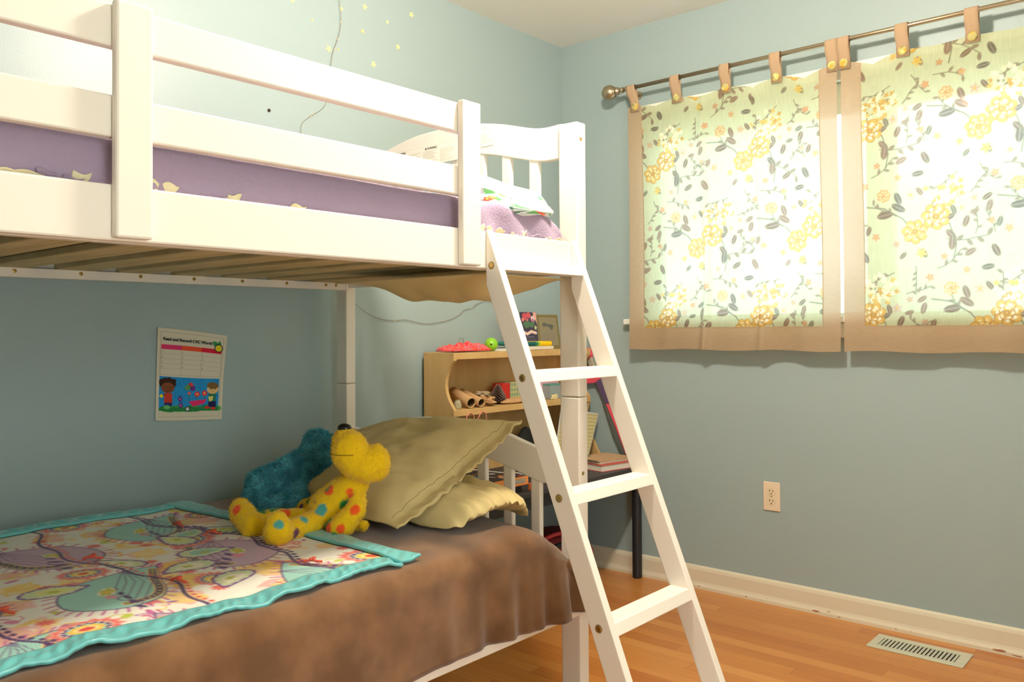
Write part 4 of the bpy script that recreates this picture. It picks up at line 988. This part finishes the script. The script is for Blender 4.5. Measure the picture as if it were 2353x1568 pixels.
def curtain(x0, x1, tabs, lab, bl, br, pleats, sag):
    t = thing('curtain', lab, 'curtain', ((x0+x1)/2, -.075, 1.0), 'flowered tab-top curtains')
    zt, zb = 2.062, 1.001
    tabsx = [q[0] for q in tabs]
    def ytop(x):
        d = min(abs(x-q) for q in tabsx); return -.016*min(1, d/.10)**1.5*sag(x)
    def pos(x, z, off=0):
        k = (zt-z)/(zt-zb); y = -.072+.004*math.sin(x*23+1)*(.4+k)+.006*math.sin(x*11+z*1.5)*k
        for (px, amp, wd) in pleats: y -= amp*(.35+.65*k)*math.exp(-((x-px-.01*math.sin(z*6))/wd)**2)
        zz = z+ytop(x)*max(0, 1-k*3.0)
        if k > .9: zz += .003*math.sin(x*17+2)*(k-.9)*10
        xx = x+.004*math.sin(z*5+x)*(1 if x-x0 > .02 else .5)
        return (xx, y+off, zz)
    wI, zI = (x1-br)-(x0+bl), 1.094
    cv = Canvas(wI+.006, zt-zI+.004, .0027, BASE); floral(cv, x0+bl-.003, zI-.004, BASE)
    P = np.zeros((cv.ny, cv.nx, 3))
    xs_ = np.linspace(x0+bl-.003, x1-br+.003, cv.nx); zs_ = np.linspace(zI-.004, zt, cv.ny)
    for j, z in enumerate(zs_):
        for i, x in enumerate(xs_): P[j, i] = pos(x, z)
    grid_obj('printed_panel', P, m_print, t, cv.a)
    def strip(nm, xa, xb, za, zb_, off):
        nx = max(6, int((xb-xa)/.008)); nz_ = max(6, int((zb_-za)/.012))
        P = np.array([[pos(x, z, off) for x in np.linspace(xa, xb, nx)] for z in np.linspace(za, zb_, nz_)]); return grid_obj(nm, P, m_linen, t)
    strip('side_border', x0, x0+bl, zb, zt, -.0012); strip('side_border', x1-br, x1, zb, zt, -.0012); strip('hem_border', x0+bl, x1-br, zb, zI, -.0006)
    for (tx, lean) in tabs:
        w_ = .0215; n = 26; P = []
        prof = [(-.0790, 2.050)]+[(-.0830, 2.08), (-.0905, 2.11)]
        for k in range(9):
            a = math.pi*(1-k/8); prof.append((ry-.0005+.0112*math.cos(a), rz+.0015+.0112*math.sin(a)))
        prof += [(-.082, 2.10), (-.078, 2.07), (-.0755, 2.05)]
        prof = [(ry-.011 if 0 else p[0], p[1]) for p in prof]
        for (yy, zz) in prof: P.append([(tx+lean*(zz-2.05)+(s_*w_), yy, zz) for s_ in (-1, -.5, 0, .5, 1)])
        P = np.array(P); P[:1, :, 2] = 2.036; P[:2, :, 1] = -.0835; P[2, :, 1] = ry-.0115
        tb = grid_obj('curtain_tab', P, m_tab, t, solid=.002)
        cb = Canvas(.034, .034, .001, (192, 182, 118)); random.seed(int(tx*100)); 
        for q in range(5): cb.ell(random.uniform(0, .034), random.uniform(0, .034), .008, .005, random.random()*3, random.choice(((212, 166, 60), (150, 140, 90), (232, 214, 140))), .9)
        rr = np.linspace(0, 1, 9)[:, None]; aa = np.linspace(0, 2*math.pi, 25)[None]
        bx = tx+.0155*rr*np.cos(aa); bz = 2.057+.0165*rr*np.sin(aa); by = -.0865-.006*np.sqrt(np.clip(1-rr**2, 0, 1))+0*aa
        ci = np.clip((((bx-tx)+.017)/.001).astype(int), 0, 33); cj = np.clip((((bz-2.056)+.017)/.001).astype(int), 0, 33)
        grid_obj('fabric_button', np.stack([bx+0*aa, by, bz+0*aa], -1), m_printv, tb, cb.a[cj, ci])
    random.seed(7)
curtain(.424, 1.335, [(.464, -.15), (.668, -.02), (.892, 0), (1.104, 0), (1.320, .0)], 'flowered tab-top curtain beside the ball finial, fully in view', .071, .066, ((.79, .022, .016), (1.035, .020, .018), (1.20, .010, .03), (.60, .008, .03)), lambda x: 1.0 if x < 1.0 else 1.6)
curtain(1.348, 2.26, [(1.362, .02), (1.565, 0), (1.785, 0), (2.01, 0), (2.225, 0)], 'flowered tab-top curtain on the finial-less side, cut off by the picture edge', .074, .07, ((1.62, .008, .03), (1.86, .010, .035), (2.05, .012, .03)), lambda x: 1.7 if x < 1.55 else .3)

# ================================================================== DESK, HUTCH
dk = thing('desk', 'low dark desk with round black metal legs behind the bed head', 'desk', (.25, -.55, 0))
box('desk_top', m_desk, .024, .49, -1.10, -.024, .478, .4985, dk, .003)
ap = MB(); ap.box(.455, .470, -1.06, -.04, .425, .478); ap.box(.045, .06, -1.06, -.04, .425, .478); ap.box(.06, .455, -1.06, -1.045, .425, .478); ap.box(.06, .455, -.055, -.04, .425, .478); ap.build('apron', m_black, dk, bevel=.002)
for x, y in ((.434, -.047), (.434, -1.055), (.075, -.047), (.075, -1.055)):
    MB().lathe([(.0195, .0), (.021, .004), (.021, .45), (.0195, .452)], (x, y, 0), 'z', 24).build('leg', m_black, dk, smooth=False)
hu = thing('desk_hutch', 'maple shelf unit with scalloped side panels standing on the dark desk', 'hutch', (.1, -.49, .4985))
HX0, HX1, HY0, HY1, HZ = .024, .19, -.932, -.045, .4985
def arc(z0, z1, depth, n=12): return [(HX1-depth*math.sin(math.pi*k/n)**.8 if 0 < k < n else HX1, z0+(z1-z0)*k/n) for k in range(n+1)]
prof = [(HX0, HZ), (.262, HZ), (.255, HZ+.012)]+[(.245-.072*math.sin(math.pi/2*k/8), .52+(.73-.52)*k/8) for k in range(1, 8)]+[(HX1-.004, .752), (HX1, .757), (HX1, .781)]+arc(.785, .968, .046)[1:-1]+[(HX1, .970), (HX1, 1.0005), (HX0, 1.0005)]
for y in (HY0, HY1-.016):
    sp = MB().prism(prof, lambda p: (p[0], y, p[1]), lambda p: (p[0], y+.016, p[1])).build('side_panel', m_hutch, hu, bevel=.0015)
    if y == HY0:
        for (x, z) in ((.034, .992), (.178, .992), (.034, .77), (.178, .768)): MB().lathe([(.0028, y-.0007), (.0028, y+.001)], (x, 0, z), 'y', 10).build('screw', m_bolthole, sp)
box('back_panel', m_hutch, HX0, HX0+.006, HY0+.016, HY1-.016, HZ, .974, hu, 0)
box('shelf', m_hutch, HX0+.006, HX1-.001, HY0+.016, HY1-.016, .9745, 1.0005, hu, .0015)
box('shelf', m_hutch, HX0+.006, HX1-.001, HY0+.016, HY1-.016, .757, .781, hu, .0015)
ST, SM = 1.0005, .781

# ---- things on top of the hutch
pz = thing('beaded_purse', 'crumpled red beaded purse lying at the open end of the hutch top', 'purse', (.12, -.80, ST))
nn = 46; U, V = np.meshgrid(np.linspace(-1, 1, nn), np.linspace(-1, 1, nn))
hh = np.clip((1-np.abs(U)**2.5)*(1-np.abs(V)**2.2), 0, 1)**.5
X = .115+.055*V; Yv = -.800+.118*U*(1-.15*V*V)
Zt = ST+.004+hh*(.022+.024*nmap(U*2.6, V*1.8, 3.0))+.0016*np.sin(U*60)*np.sin(V*28)*hh
cvb = np.zeros((nn, nn, 3)); 
for i in range(nn):
    for j in range(nn): cvb[i, j] = np.array(random.choice(((238, 70, 60), (244, 96, 84), (226, 52, 52), (206, 130, 140), (170, 140, 160), (240, 80, 64), (238, 70, 60))))/255
Pt = np.stack([X, Yv, Zt], -1); Pb = np.stack([X, Yv, np.full_like(X, ST+.0005)], -1)
grid_obj('beaded_body', Pt, m_printv, pz, cvb, .004)
MB().tube(catm([(.10, -.815, ST+.024), (.10, -.812, ST+.046), (.10, -.797, ST+.055), (.10, -.786, ST+.045), (.10, -.790, ST+.026)]), .0014, 6).build('carry_loop', mat('grey_cord', c(120, 124, 120), .8, .2), pz, smooth=True)
bl = thing('green_ball', 'lime green plastic ball with a finger hole next to the red purse', 'ball', (.13, -.655, ST))
MB().ball((.13, -.655, ST+.0275), .0275, 28).build('ball_shell', mat('lime_plastic', c(142, 206, 44), .35, .5), bl, smooth=True)
_d = (Vector((2.45, -3.21, 1.08))-Vector((.13, -.655, ST+.0275))).normalized()
MB().ball(Vector((.13, -.655, ST+.0275))+_d*.0262, .0042, 10).build('finger_hole', m_dark, bl, smooth=True)
o = MB().prism([(-.61, ST), (-.47, ST), (-.47, ST+.020), (-.585, ST+.008)], lambda p: (.06, p[0], p[1]), lambda p: (.17, p[0], p[1])).build('paper_stack', mat('white_paper', c(228, 222, 210), .8, .2)); tag(o, 'loose white papers lying behind the green ball', 'papers')
o = MB().ball((.11, -.555, ST+.028), (.03, .045, .009), 16, T=Rm('X', -.1)).build('felt_scrap', mat('teal_felt', c(56, 120, 112), .9, .1), smooth=True); tag(o, 'dark teal felt scrap resting on the loose white papers', 'felt scrap')
wbk = thing('white_book', 'thin white book lying flat under the yellow and green book', 'book', (.12, -.38, ST))
box('pages', mat('book_pages', c(226, 212, 196), .8, .2), .04, .168, -.49, -.289, ST+.001, ST+.0155, wbk, .002)
ybk = thing('yellow_book', 'yellow and green picture book lying on the white book', 'book', (.12, -.39, ST+.016))
cvy = Canvas(.19, .020, .001, (246, 200, 24))
for k in range(4): cvy.poly([(.0+.0, 0), (.075+.012*(3-k), .0), (.085+.012*(3-k), .010), (.075+.012*(3-k), .02), (0, .02)], ((232, 214, 60), (150, 180, 60), (60, 140, 90), (40, 96, 92))[k])
U, V = cvy.X/cvy.w, cvy.Y/cvy.h
a_ = np.stack([.160+.004*np.sin(V*math.pi), -.485+.188*U, ST+.0165+.020*V], -1)
grid_obj('painted_spine', a_, m_paper, ybk, cvy.a)
box('cover', mat('yellow_cover', c(244, 196, 30), .5, .3), .045, .1605, -.485, -.297, ST+.0165, ST+.0365, ybk, .004)
# upright gift cards and picture
def card(name, label, cat, y0, y1, h, x, cv, z0=ST, thick=.004, lean=.02):
    t = thing(name, label, cat, (x, (y0+y1)/2, z0)); U, V = cv.X/cv.w, cv.Y/cv.h
    P = np.stack([x-lean*V+.0005, y0+(y1-y0)*U, z0+.001+h*V], -1)
    grid_obj('printed_front', P, m_paper, t, cv.a, thick, offset=-1 if 0 else 1)
    return t
cc1 = Canvas(.085, .155, .0016, (236, 160, 140)); 
for k in range(7): cc1.line([(.02+.01*random.random(), .02+.018*k), (.06, .02+.018*k)], .0022, (214, 110, 84), .6)
card('pink_card', 'salmon pink greeting card standing beside the dark floral card', 'card', -.505, -.427, .160, .100, cc1)
cc2 = Canvas(.11, .155, .0014, (70, 66, 84))
cc2.poly([(.085, .155), (.11, .155), (.11, .105)], (236, 170, 160))
for (x, y, r, k) in ((.028, .138, .016, (206, 84, 96)), (.056, .142, .015, (206, 92, 100)), (.084, .128, .015, (222, 196, 196)), (.082, .121, .008, (180, 100, 130)), (.015, .124, .010, (214, 130, 130)), (.044, .122, .009, (200, 110, 110))): cc2.ell(x, y, r, r*.85, 0, k, lobes=5, wob=.12)
for (x, y, w_) in ((.035, .108, .026), (.070, .105, .026), (.04, .098, .02), (.075, .100, .016)): cc2.ell(x, y, w_, .009, .2, (84, 116, 88))
cc2.ell(.098, .090, .008, .008, 0, (196, 200, 150), lobes=5, wob=.25)
cc2.line([(.012, .071), (.035, .064), (.065, .074), (.098, .068)], .012, (232, 200, 190)); cc2.line([(.03, .052), (.08, .052)], .002, (140, 130, 160)); cc2.ell(.055, .012, .009, .009, 0, (214, 120, 110), lobes=5, wob=.15)
for y in (.044, .036, .026): cc2.line([(.02, y), (.095, y)], .002, (96, 104, 120), .8)
card('floral_card', 'dark purple card with red flowers and a ribbon banner standing on the hutch', 'card', -.424, -.317, .162, .105, cc2)
cc3 = Canvas(.15, .15, .0016, (142, 132, 106)); cc3.line([(.008, .008), (.142, .008), (.142, .142), (.008, .142)], .010, (122, 110, 66), closed=True)
cc3.ell(.05, .105, .016, .009, 0, (98, 98, 88)); cc3.ell(.085, .100, .028, .007, -.1, (98, 98, 88)); cc3.ell(.095, .090, .010, .008, 0, (98, 98, 88)); cc3.ell(.07, .05, .05, .03, 0, (136, 126, 114), .5)
card('picture_frame', 'olive framed picture of a grey shape standing behind the bed post', 'picture', -.309, -.155, .153, .095, cc3, thick=.010)

# ---- things on the middle shelf
m_kraft = mat('kraft_paper', c(198, 158, 112), .85, .1, bump=(120, .2))
m_kraftin = mat('tube_inside', c(110, 92, 58), .9, .1)
def ctube(label, p0, p1, r):
    t = thing('cardboard_tube', label, 'cardboard tube', tuple(p0), 'cardboard tubes on the hutch shelf'); a, b = Vector(p0), Vector(p1); d = (b-a).normalized()
    o = MB().tube([a, b], r, 24, cap=False).build('tube_wall', m_kraft, t, smooth=True, fix=False)
    md = o.modifiers.new('thickness', 'SOLIDIFY'); md.thickness = .0022; md.offset = -1
    MB().tube([a+d*.004, b-d*.006], r-.0032, 20, cap=False).build('tube_lining', m_kraftin, t, smooth=True, fix=False)
ctube('cardboard tube at the scalloped side panel, its ragged open end facing out', (.045, -.792, SM+.058), (.180, -.826, SM+.0222), .0205)
ctube('cardboard tube squashed against the tube beside it, near the crumpled paper', (.045, -.742, SM+.052), (.180, -.768, SM+.0190), .0175)
jr = thing('glass_jar', 'small faceted glass jar lying at the end of the shelf beside the tubes', 'jar', (.13, -.87, SM))
MB().lathe([(.010, .0), (.014, .002), (.0155, .014), (.014, .026), (.010, .030), (.010, .036)], (.15, -.872, SM), 'z', 10).build('jar_body', mat('cloudy_glass', c(176, 170, 140), .15, .6), jr)
def crumple(name, label, cat, ctr, rad, m, seed, amp=.35):
    bm = bmesh.new(); bmesh.ops.create_icosphere(bm, subdivisions=4, radius=1.0)
    for v in bm.verts:
        k = 1+amp*fbm(v.co.x*1.6+seed, v.co.y*1.6, v.co.z*1.6, 3); p = v.co*k
        z = ctr[2]+p.z*rad[2]; v.co = (ctr[0]+p.x*rad[0], ctr[1]+p.y*rad[1], max(z, ctr[2]-rad[2]*.8))
    me = bpy.data.meshes.new(name); bm.to_mesh(me); bm.free(); me.materials.append(m)
    o = link(name, me); return tag(o, label, cat)
crumple('crumpled_bag', 'crumpled brown paper bag on the shelf between the tubes and the pinecone', 'paper bag', (.125, -.695, SM+.0195), (.045, .045, .022), m_kraft, 2, .7)
crumple('plastic_wrap', 'crumpled cloudy plastic wrap on top of the paper bag', 'plastic wrap', (.12, -.70, SM+.047), (.032, .030, .009), mat('cloudy_plastic', c(176, 160, 132), .3, .5), 8, .8)
pc = thing('pinecone', 'dark brown pinecone with pale scale tips standing in front of the red box', 'pinecone', (.125, -.610, SM))
core = MB().lathe([(.012, .0), (.022, .01), (.024, .025), (.018, .05), (.008, .072), (.002, .078)], (.125, -.610, SM), 'z', 14); core.build('cone_core', mat('cone_dark', c(52, 36, 32), .9, .1), pc, smooth=True)
m_scale = mat_vc('cone_scales', .8, .15); sc_ = MB()
for k in range(150):
    z = .003+.073*(k/149)**.95; rr = (.0335*math.sin(min(1, (z+.006)/.028)*math.pi/2))*(1-max(0, (z-.022)/.058)**1.3*.86); a = k*2.39996
    d = Vector((math.cos(a), math.sin(a), 0)); s_ = Vector((-math.sin(a), math.cos(a), 0)); o_ = Vector((.125, -.610, SM+z)); w_ = .0062*(rr/.03)+.0018
    b0 = o_+d*rr*.4; q = [b0-s_*w_*.6, b0+s_*w_*.6, o_+d*rr+s_*w_+Vector((0, 0, .002)), o_+d*rr-s_*w_+Vector((0, 0, .002)), o_+d*rr*1.05+Vector((0, 0, .006)), b0+Vector((0, 0, .004))]
    n0 = len(sc_.v); sc_.add(q, [(0, 1, 2, 3), (3, 2, 4), (0, 3, 4, 5), (1, 5, 4, 2)]); dk_ = c(58, 40, 36); lt = c(176, 150, 136)
    sc_.c[n0:n0+6] = [dk_, dk_, dk_, dk_, lt, dk_]
sc_.build('cone_scales', m_scale, pc, vc=True, fix=False)
o = box('red_box', mat('red_card', c(196, 48, 38), .6, .3), .06, .115, -.570, -.522, SM+.0005, SM+.082, bevel=.002); tag(o, 'small bright red cardboard box right behind the pinecone', 'box')
gb = Canvas(.07, .085, .0012, (186, 186, 140))
for i in range(4):
    for j in range(4): gb.ell(.009+.0175*i, .011+.021*j, .0075, .009, 0, (142, 160, 130)); 
for k in range(5): gb.line([(.0175*k, 0), (.0175*k, .085)], .0018, (224, 206, 126)); gb.line([(0, .021*k), (.07, .021*k)], .0018, (224, 206, 126))
t = thing('gift_box', 'sage green box with a gold grid pattern beside the red box', 'box', (.09, -.485, SM)); U, V = gb.X/gb.w, gb.Y/gb.h
box('box_body', mat('sage_card', c(160, 166, 130), .7, .2), .062, .1158, -.520, -.450, SM+.0005, SM+.085, t, .001)
grid_obj('box_front', np.stack([np.full_like(U, .1165), -.520+.07*U, SM+.001+.084*V], -1), m_paper, t, gb.a)
crumple('paper_packet', 'flat brown paper packet lying in front of the gold grid box', 'packet', (.150, -.535, SM+.0105), (.026, .085, .012), m_kraft, 5, .18)
o = box('pink_box', mat('pink_card', c(232, 178, 196), .6, .3), .045, .105, -.33, -.175, SM+.0005, SM+.105, bevel=.002); tag(o, 'pale pink box on the shelf behind the grey-blue box', 'box')
t = thing('grey_blue_box', 'grey-blue box with a teal lid in front of the pink box', 'box', (.13, -.245, SM))
box('box_body', mat('grey_blue_card', c(152, 164, 164), .6, .3), .106, .150, -.292, -.205, SM+.0005, SM+.060, t, .002); box('lid', mat('teal_card', c(92, 158, 142), .6, .3), .1055, .1505, -.2925, -.2045, SM+.060, SM+.066, t, .001)
o = crumple('seashell', 'small pale yellow shell on the shelf edge in front of the grey-blue box', 'shell', (.168, -.285, SM+.0095), (.010, .020, .011), mat('shell_cream', c(226, 212, 160), .6, .3), 3, .6)

# ---- lower hutch compartment / desk top
DZ = .4985
rb = Canvas(.24, .17, .002, (206, 196, 146))
for k in range(14): rb.line([(0, .006+.012*k), (.24, .006+.012*k)], .0035, (172, 158, 100), .8)
rb.line([(.001, .001), (.239, .001), (.239, .169), (.001, .169)], .008, (200, 200, 198), closed=True)
t = thing('ruled_board', 'cream lined board with a grey edge leaning askew against the hutch beside the bed post', 'board', (.15, -.25, DZ)); U, V = rb.X/rb.w, rb.Y/rb.h
# tilted: bottom edge nearer the front, leaning back and rolled sideways
qd = [np.array(p) for p in ((.282, -.445, .503), (.281, -.205, .503), (.235, -.046, .705), (.235, -.325, .750))]
P = (qd[0]*((1-U)*(1-V))[..., None]+qd[1]*(U*(1-V))[..., None]+qd[2]*(U*V)[..., None]+qd[3]*((1-U)*V)[..., None])
grid_obj('board_sheet', P, m_paper, t, rb.a, .004)
t = thing('dark_pouch', 'black pouch leaning inside the hutch behind the bed post', 'pouch', (.11, -.40, DZ))
crp = MB().ball((.11, -.415, DZ+.085), (.03, .05, .086), 20).build('pouch_body', mat('black_cloth', c(40, 42, 40), .9, .1), t, smooth=True)
gb_ = thing('gift_bag', 'gift bag with pink cord handles standing on the desk behind the lower headboard', 'gift bag', (.2, -.80, DZ))
MB().add([(.150, -.885, DZ), (.185, -.885, DZ), (.185, -.725, DZ), (.150, -.725, DZ), (.158, -.885, DZ+.215), (.180, -.885, DZ+.215), (.180, -.725, DZ+.215), (.158, -.725, DZ+.215)], [(0, 3, 2, 1), (4, 5, 6, 7), (0, 1, 5, 4), (1, 2, 6, 5), (2, 3, 7, 6), (3, 0, 4, 7)]).build('bag_body', mat('tan_bag', c(190, 150, 96), .7, .2), gb_, bevel=.002)
for (ya, yb_) in ((-.876, -.826), (-.805, -.755)):
    MB().tube(catm([(.186, ya, DZ+.205), (.190, ya+.006, DZ+.243), (.192, (ya+yb_)/2+.004, DZ+.268), (.190, yb_+.004, DZ+.250), (.186, yb_, DZ+.205)]), .0019, 6).build('handle', mat('pink_cord', c(238, 150, 136), .7, .2), gb_, smooth=True)
# board game box
gx0, gx1, gy0, gy1 = .225, .478, -1.085, -.84
gg = Canvas(gx1-gx0, gy1-gy0, .003, (64, 52, 48))
for k in range(70): gg.ell(random.uniform(0, gg.w), random.uniform(0, gg.h), random.uniform(.008, .03), random.uniform(.004, .014), random.uniform(0, 3), random.choice(((90, 150, 180), (206, 130, 70), (150, 60, 50), (44, 38, 40), (190, 176, 160), (44, 38, 40))), .8)
gm = thing('game_box', 'orange sided board game box lying on the desk behind the lower headboard', 'game box', ((gx0+gx1)/2, (gy0+gy1)/2, DZ))
box('box_tray', mat('orange_card', c(226, 146, 78), .6, .3), gx0, gx1, gy0, gy1, DZ+.026, DZ+.0585, gm, .002)
U, V = gg.X/gg.w, gg.Y/gg.h
grid_obj('printed_lid', np.stack([gx0+(gx1-gx0)*U, gy0+(gy1-gy0)*V, np.full_like(U, DZ+.0592)], -1), m_paper, gm, gg.a)
lb = MB().box(gx1, gx1+.0008, gy0+.14, gy0+.225, DZ+.035, DZ+.051).build('side_label', mat('grey_label', c(160, 156, 144), .7, .2), gm)
pb2 = thing('puzzle_box', 'dark flat box under the orange game box on the desk', 'box', (.35, -.96, DZ)); box('box_body', mat('dark_box', c(48, 44, 50), .6, .3), .22, .462, -1.08, -.86, DZ+.0005, DZ+.0255, pb2, .002)
t = thing('wire_pen_cup', 'small orange mesh pen cup on the front of the desk', 'pen cup', (.476, -1.06, DZ))
mm = MB()
for k in range(12):
    a = 2*math.pi*k/12; mm.tube([(.474+.013*math.cos(a), -.815+.013*math.sin(a), DZ+.001), (.474+.013*math.cos(a), -.815+.013*math.sin(a), DZ+.024)], .0016, 5)
for z in (.002, .009, .016, .024): mm.tube([(.474+.013*math.cos(2*math.pi*k/16), -.815+.013*math.sin(2*math.pi*k/16), DZ+z) for k in range(17)], .0016, 5)
mm.build('mesh_cup', mat('orange_wire', c(206, 110, 50), .6, .3), t)
wc = thing('white_cable', 'white cable looped over the board game box on the desk', 'cable', (.35, -.95, DZ+.06))
MB().tube(catm([(.25, -1.07, DZ+.062), (.31, -1.075, DZ+.085), (.38, -1.03, DZ+.092), (.43, -.95, DZ+.078), (.46, -.86, DZ+.063), (.40, -.80, DZ+.004)]), .0022, 6).build('cable_cord', mat('white_pvc', c(226, 222, 212), .5, .3), wc, smooth=True)
# books at the right end of the desk
def book(name, label, cx, cy, z0, w, l, th, ang, ccol, pcol=c(222, 214, 200), spiral=False):
    t = thing(name, label, 'book', (cx, cy, z0)); Rz = Matrix.Rotation(ang, 3, 'Z'); T = lambda p: tuple(Rz @ Vector(p)+Vector((cx, cy, z0)))
    m1 = mat(name+'_cover', ccol, .6, .3)
    MB().box(-w/2, w/2, -l/2, l/2, .0002, .0026, T=T).build('cover', m1, t); MB().box(-w/2, w/2, -l/2, l/2, th-.0026, th, T=T).build('cover', m1, t)
    MB().box(-w/2+.003, w/2-.003, -l/2+.003, l/2-.003, .0027, th-.0027, T=T).build('pages', mat('page_block', pcol, .8, .2), t)
    if spiral:
        s_ = MB()
        for k in range(22):
            x = -w/2+.01+(w-.02)*k/21; s_.tube([T((x, -l/2-.003+.006*math.cos(a), th/2+.008*math.sin(a))) for a in np.linspace(0, 5.6, 9)], .0009, 5)
        s_.build('spiral_wire', m_black, t)
    return t
book('red_book', 'red covered book at the bottom of the stack on the desk corner', .375, -.205, DZ, .20, .235, .028, -.18, c(196, 92, 84))
nb = book('spiral_notebook', 'kraft covered spiral notebook with a round grey emblem on top of the red book', .368, -.205, DZ+.0284, .17, .215, .012, -.18, c(190, 154, 118), spiral=True)
MB().lathe([(.016, DZ+.0406), (.016, DZ+.0409)], (.30, -.225, 0), 'z', 20).build('emblem', mat('grey_emblem', c(104, 104, 96), .7, .2), nb)
t = thing('black_box', 'small black box at the desk corner behind the ladder', 'box', (.455, -.085, DZ)); box('box_body', m_black, .425, .485, -.105, -.045, DZ+.0005, DZ+.032, t, .002)

# ---- pink and purple toy bow leaning between desk and wall
tb_ = thing('toy_crossbow', 'long pink and purple toy with silver studs leaning in the corner beside the hutch', 'toy', (.38, -.035, DZ))
yy = -.033
def slab(name, poly, m, th=.012, y=yy): return MB().prism(poly, lambda p: (p[0], y, p[1]), lambda p: (p[0], y+th, p[1])).build(name, m, tb_, bevel=.002)
m_pk = mat('toy_pink', c(232, 84, 104), .45, .4); m_pu = mat('toy_purple', c(92, 76, 108), .5, .3); m_gr = mat('toy_grey', c(176, 168, 150), .5, .3); m_dg = mat('toy_dark_grey', c(92, 96, 92), .6, .2)
slab('pink_tip', [(.150, 1.005), (.178, 1.0), (.190, .965), (.170, .945), (.150, .95)], m_pk)
sb = slab('grey_stock', [(.160, .95), (.184, .962), (.222, .872), (.190, .868)], m_gr)
for z_, x_ in ((.943, .176), (.922, .186), (.902, .195), (.884, .205)): MB().ball((x_, yy-.001, z_), .0042, 12).build('silver_stud', mat('stud_silver', c(206, 200, 190), .25, .5, 1), sb, smooth=True)
slab('pink_band', [(.150, .872), (.222, .876), (.238, .862), (.205, .842), (.150, .836)], m_pk)
slab('purple_arm', [(.205, .846), (.236, .866), (.282, .752), (.262, .748)], m_pu)
slab('pink_blade', [(.262, .752), (.288, .744), (.352, .585), (.385, .505), (.372, .520), (.318, .640)], m_pk, .010)
slab('dark_blade', [(.240, .770), (.262, .752), (.318, .640), (.380, .500), (.360, .500), (.296, .62)], m_dg, .008, yy+.004)

# ---- dark red backpack under the desk
bp_ = thing('red_backpack', 'dark red backpack with black trim on the floor under the desk', 'backpack', (.33, -.40, 0))
bm = bmesh.new(); bmesh.ops.create_icosphere(bm, subdivisions=4, radius=1.0)
for v in bm.verts:
    p = v.co; q = [math.copysign(abs(t_)**.62, t_) for t_ in p]; v.co = (.245+.115*q[0]*(1+.04*fbm(p.x*2, p.y*2, p.z*2)), -.43+.215*q[1], .126+.125*q[2]*(1-.10*(p.y > 0)*p.y))
me = bpy.data.meshes.new('bag_body'); bm.to_mesh(me); bm.free(); me.materials.append(mat('maroon_nylon', c(112, 34, 40), .6, .3, bump=(90, .3))); me.polygons.foreach_set('use_smooth', [True]*len(me.polygons)); link('bag_body', me, bp_)
MB().tube(catm([(.31, -.59, .235), (.325, -.47, .252), (.325, -.33, .222), (.32, -.24, .15), (.315, -.222, .07), (.305, -.225, .02)]), .009, 8).build('piping', mat('red_piping', c(190, 66, 70), .6, .3), bp_, smooth=True)
MB().tube(catm([(.335, -.57, .20), (.352, -.45, .212), (.352, -.34, .178), (.348, -.275, .12), (.34, -.265, .05)]), .012, 8).build('strap', m_black, bp_, smooth=True)

for o in bpy.data.objects:
    if '_w' in o: del o['_w']
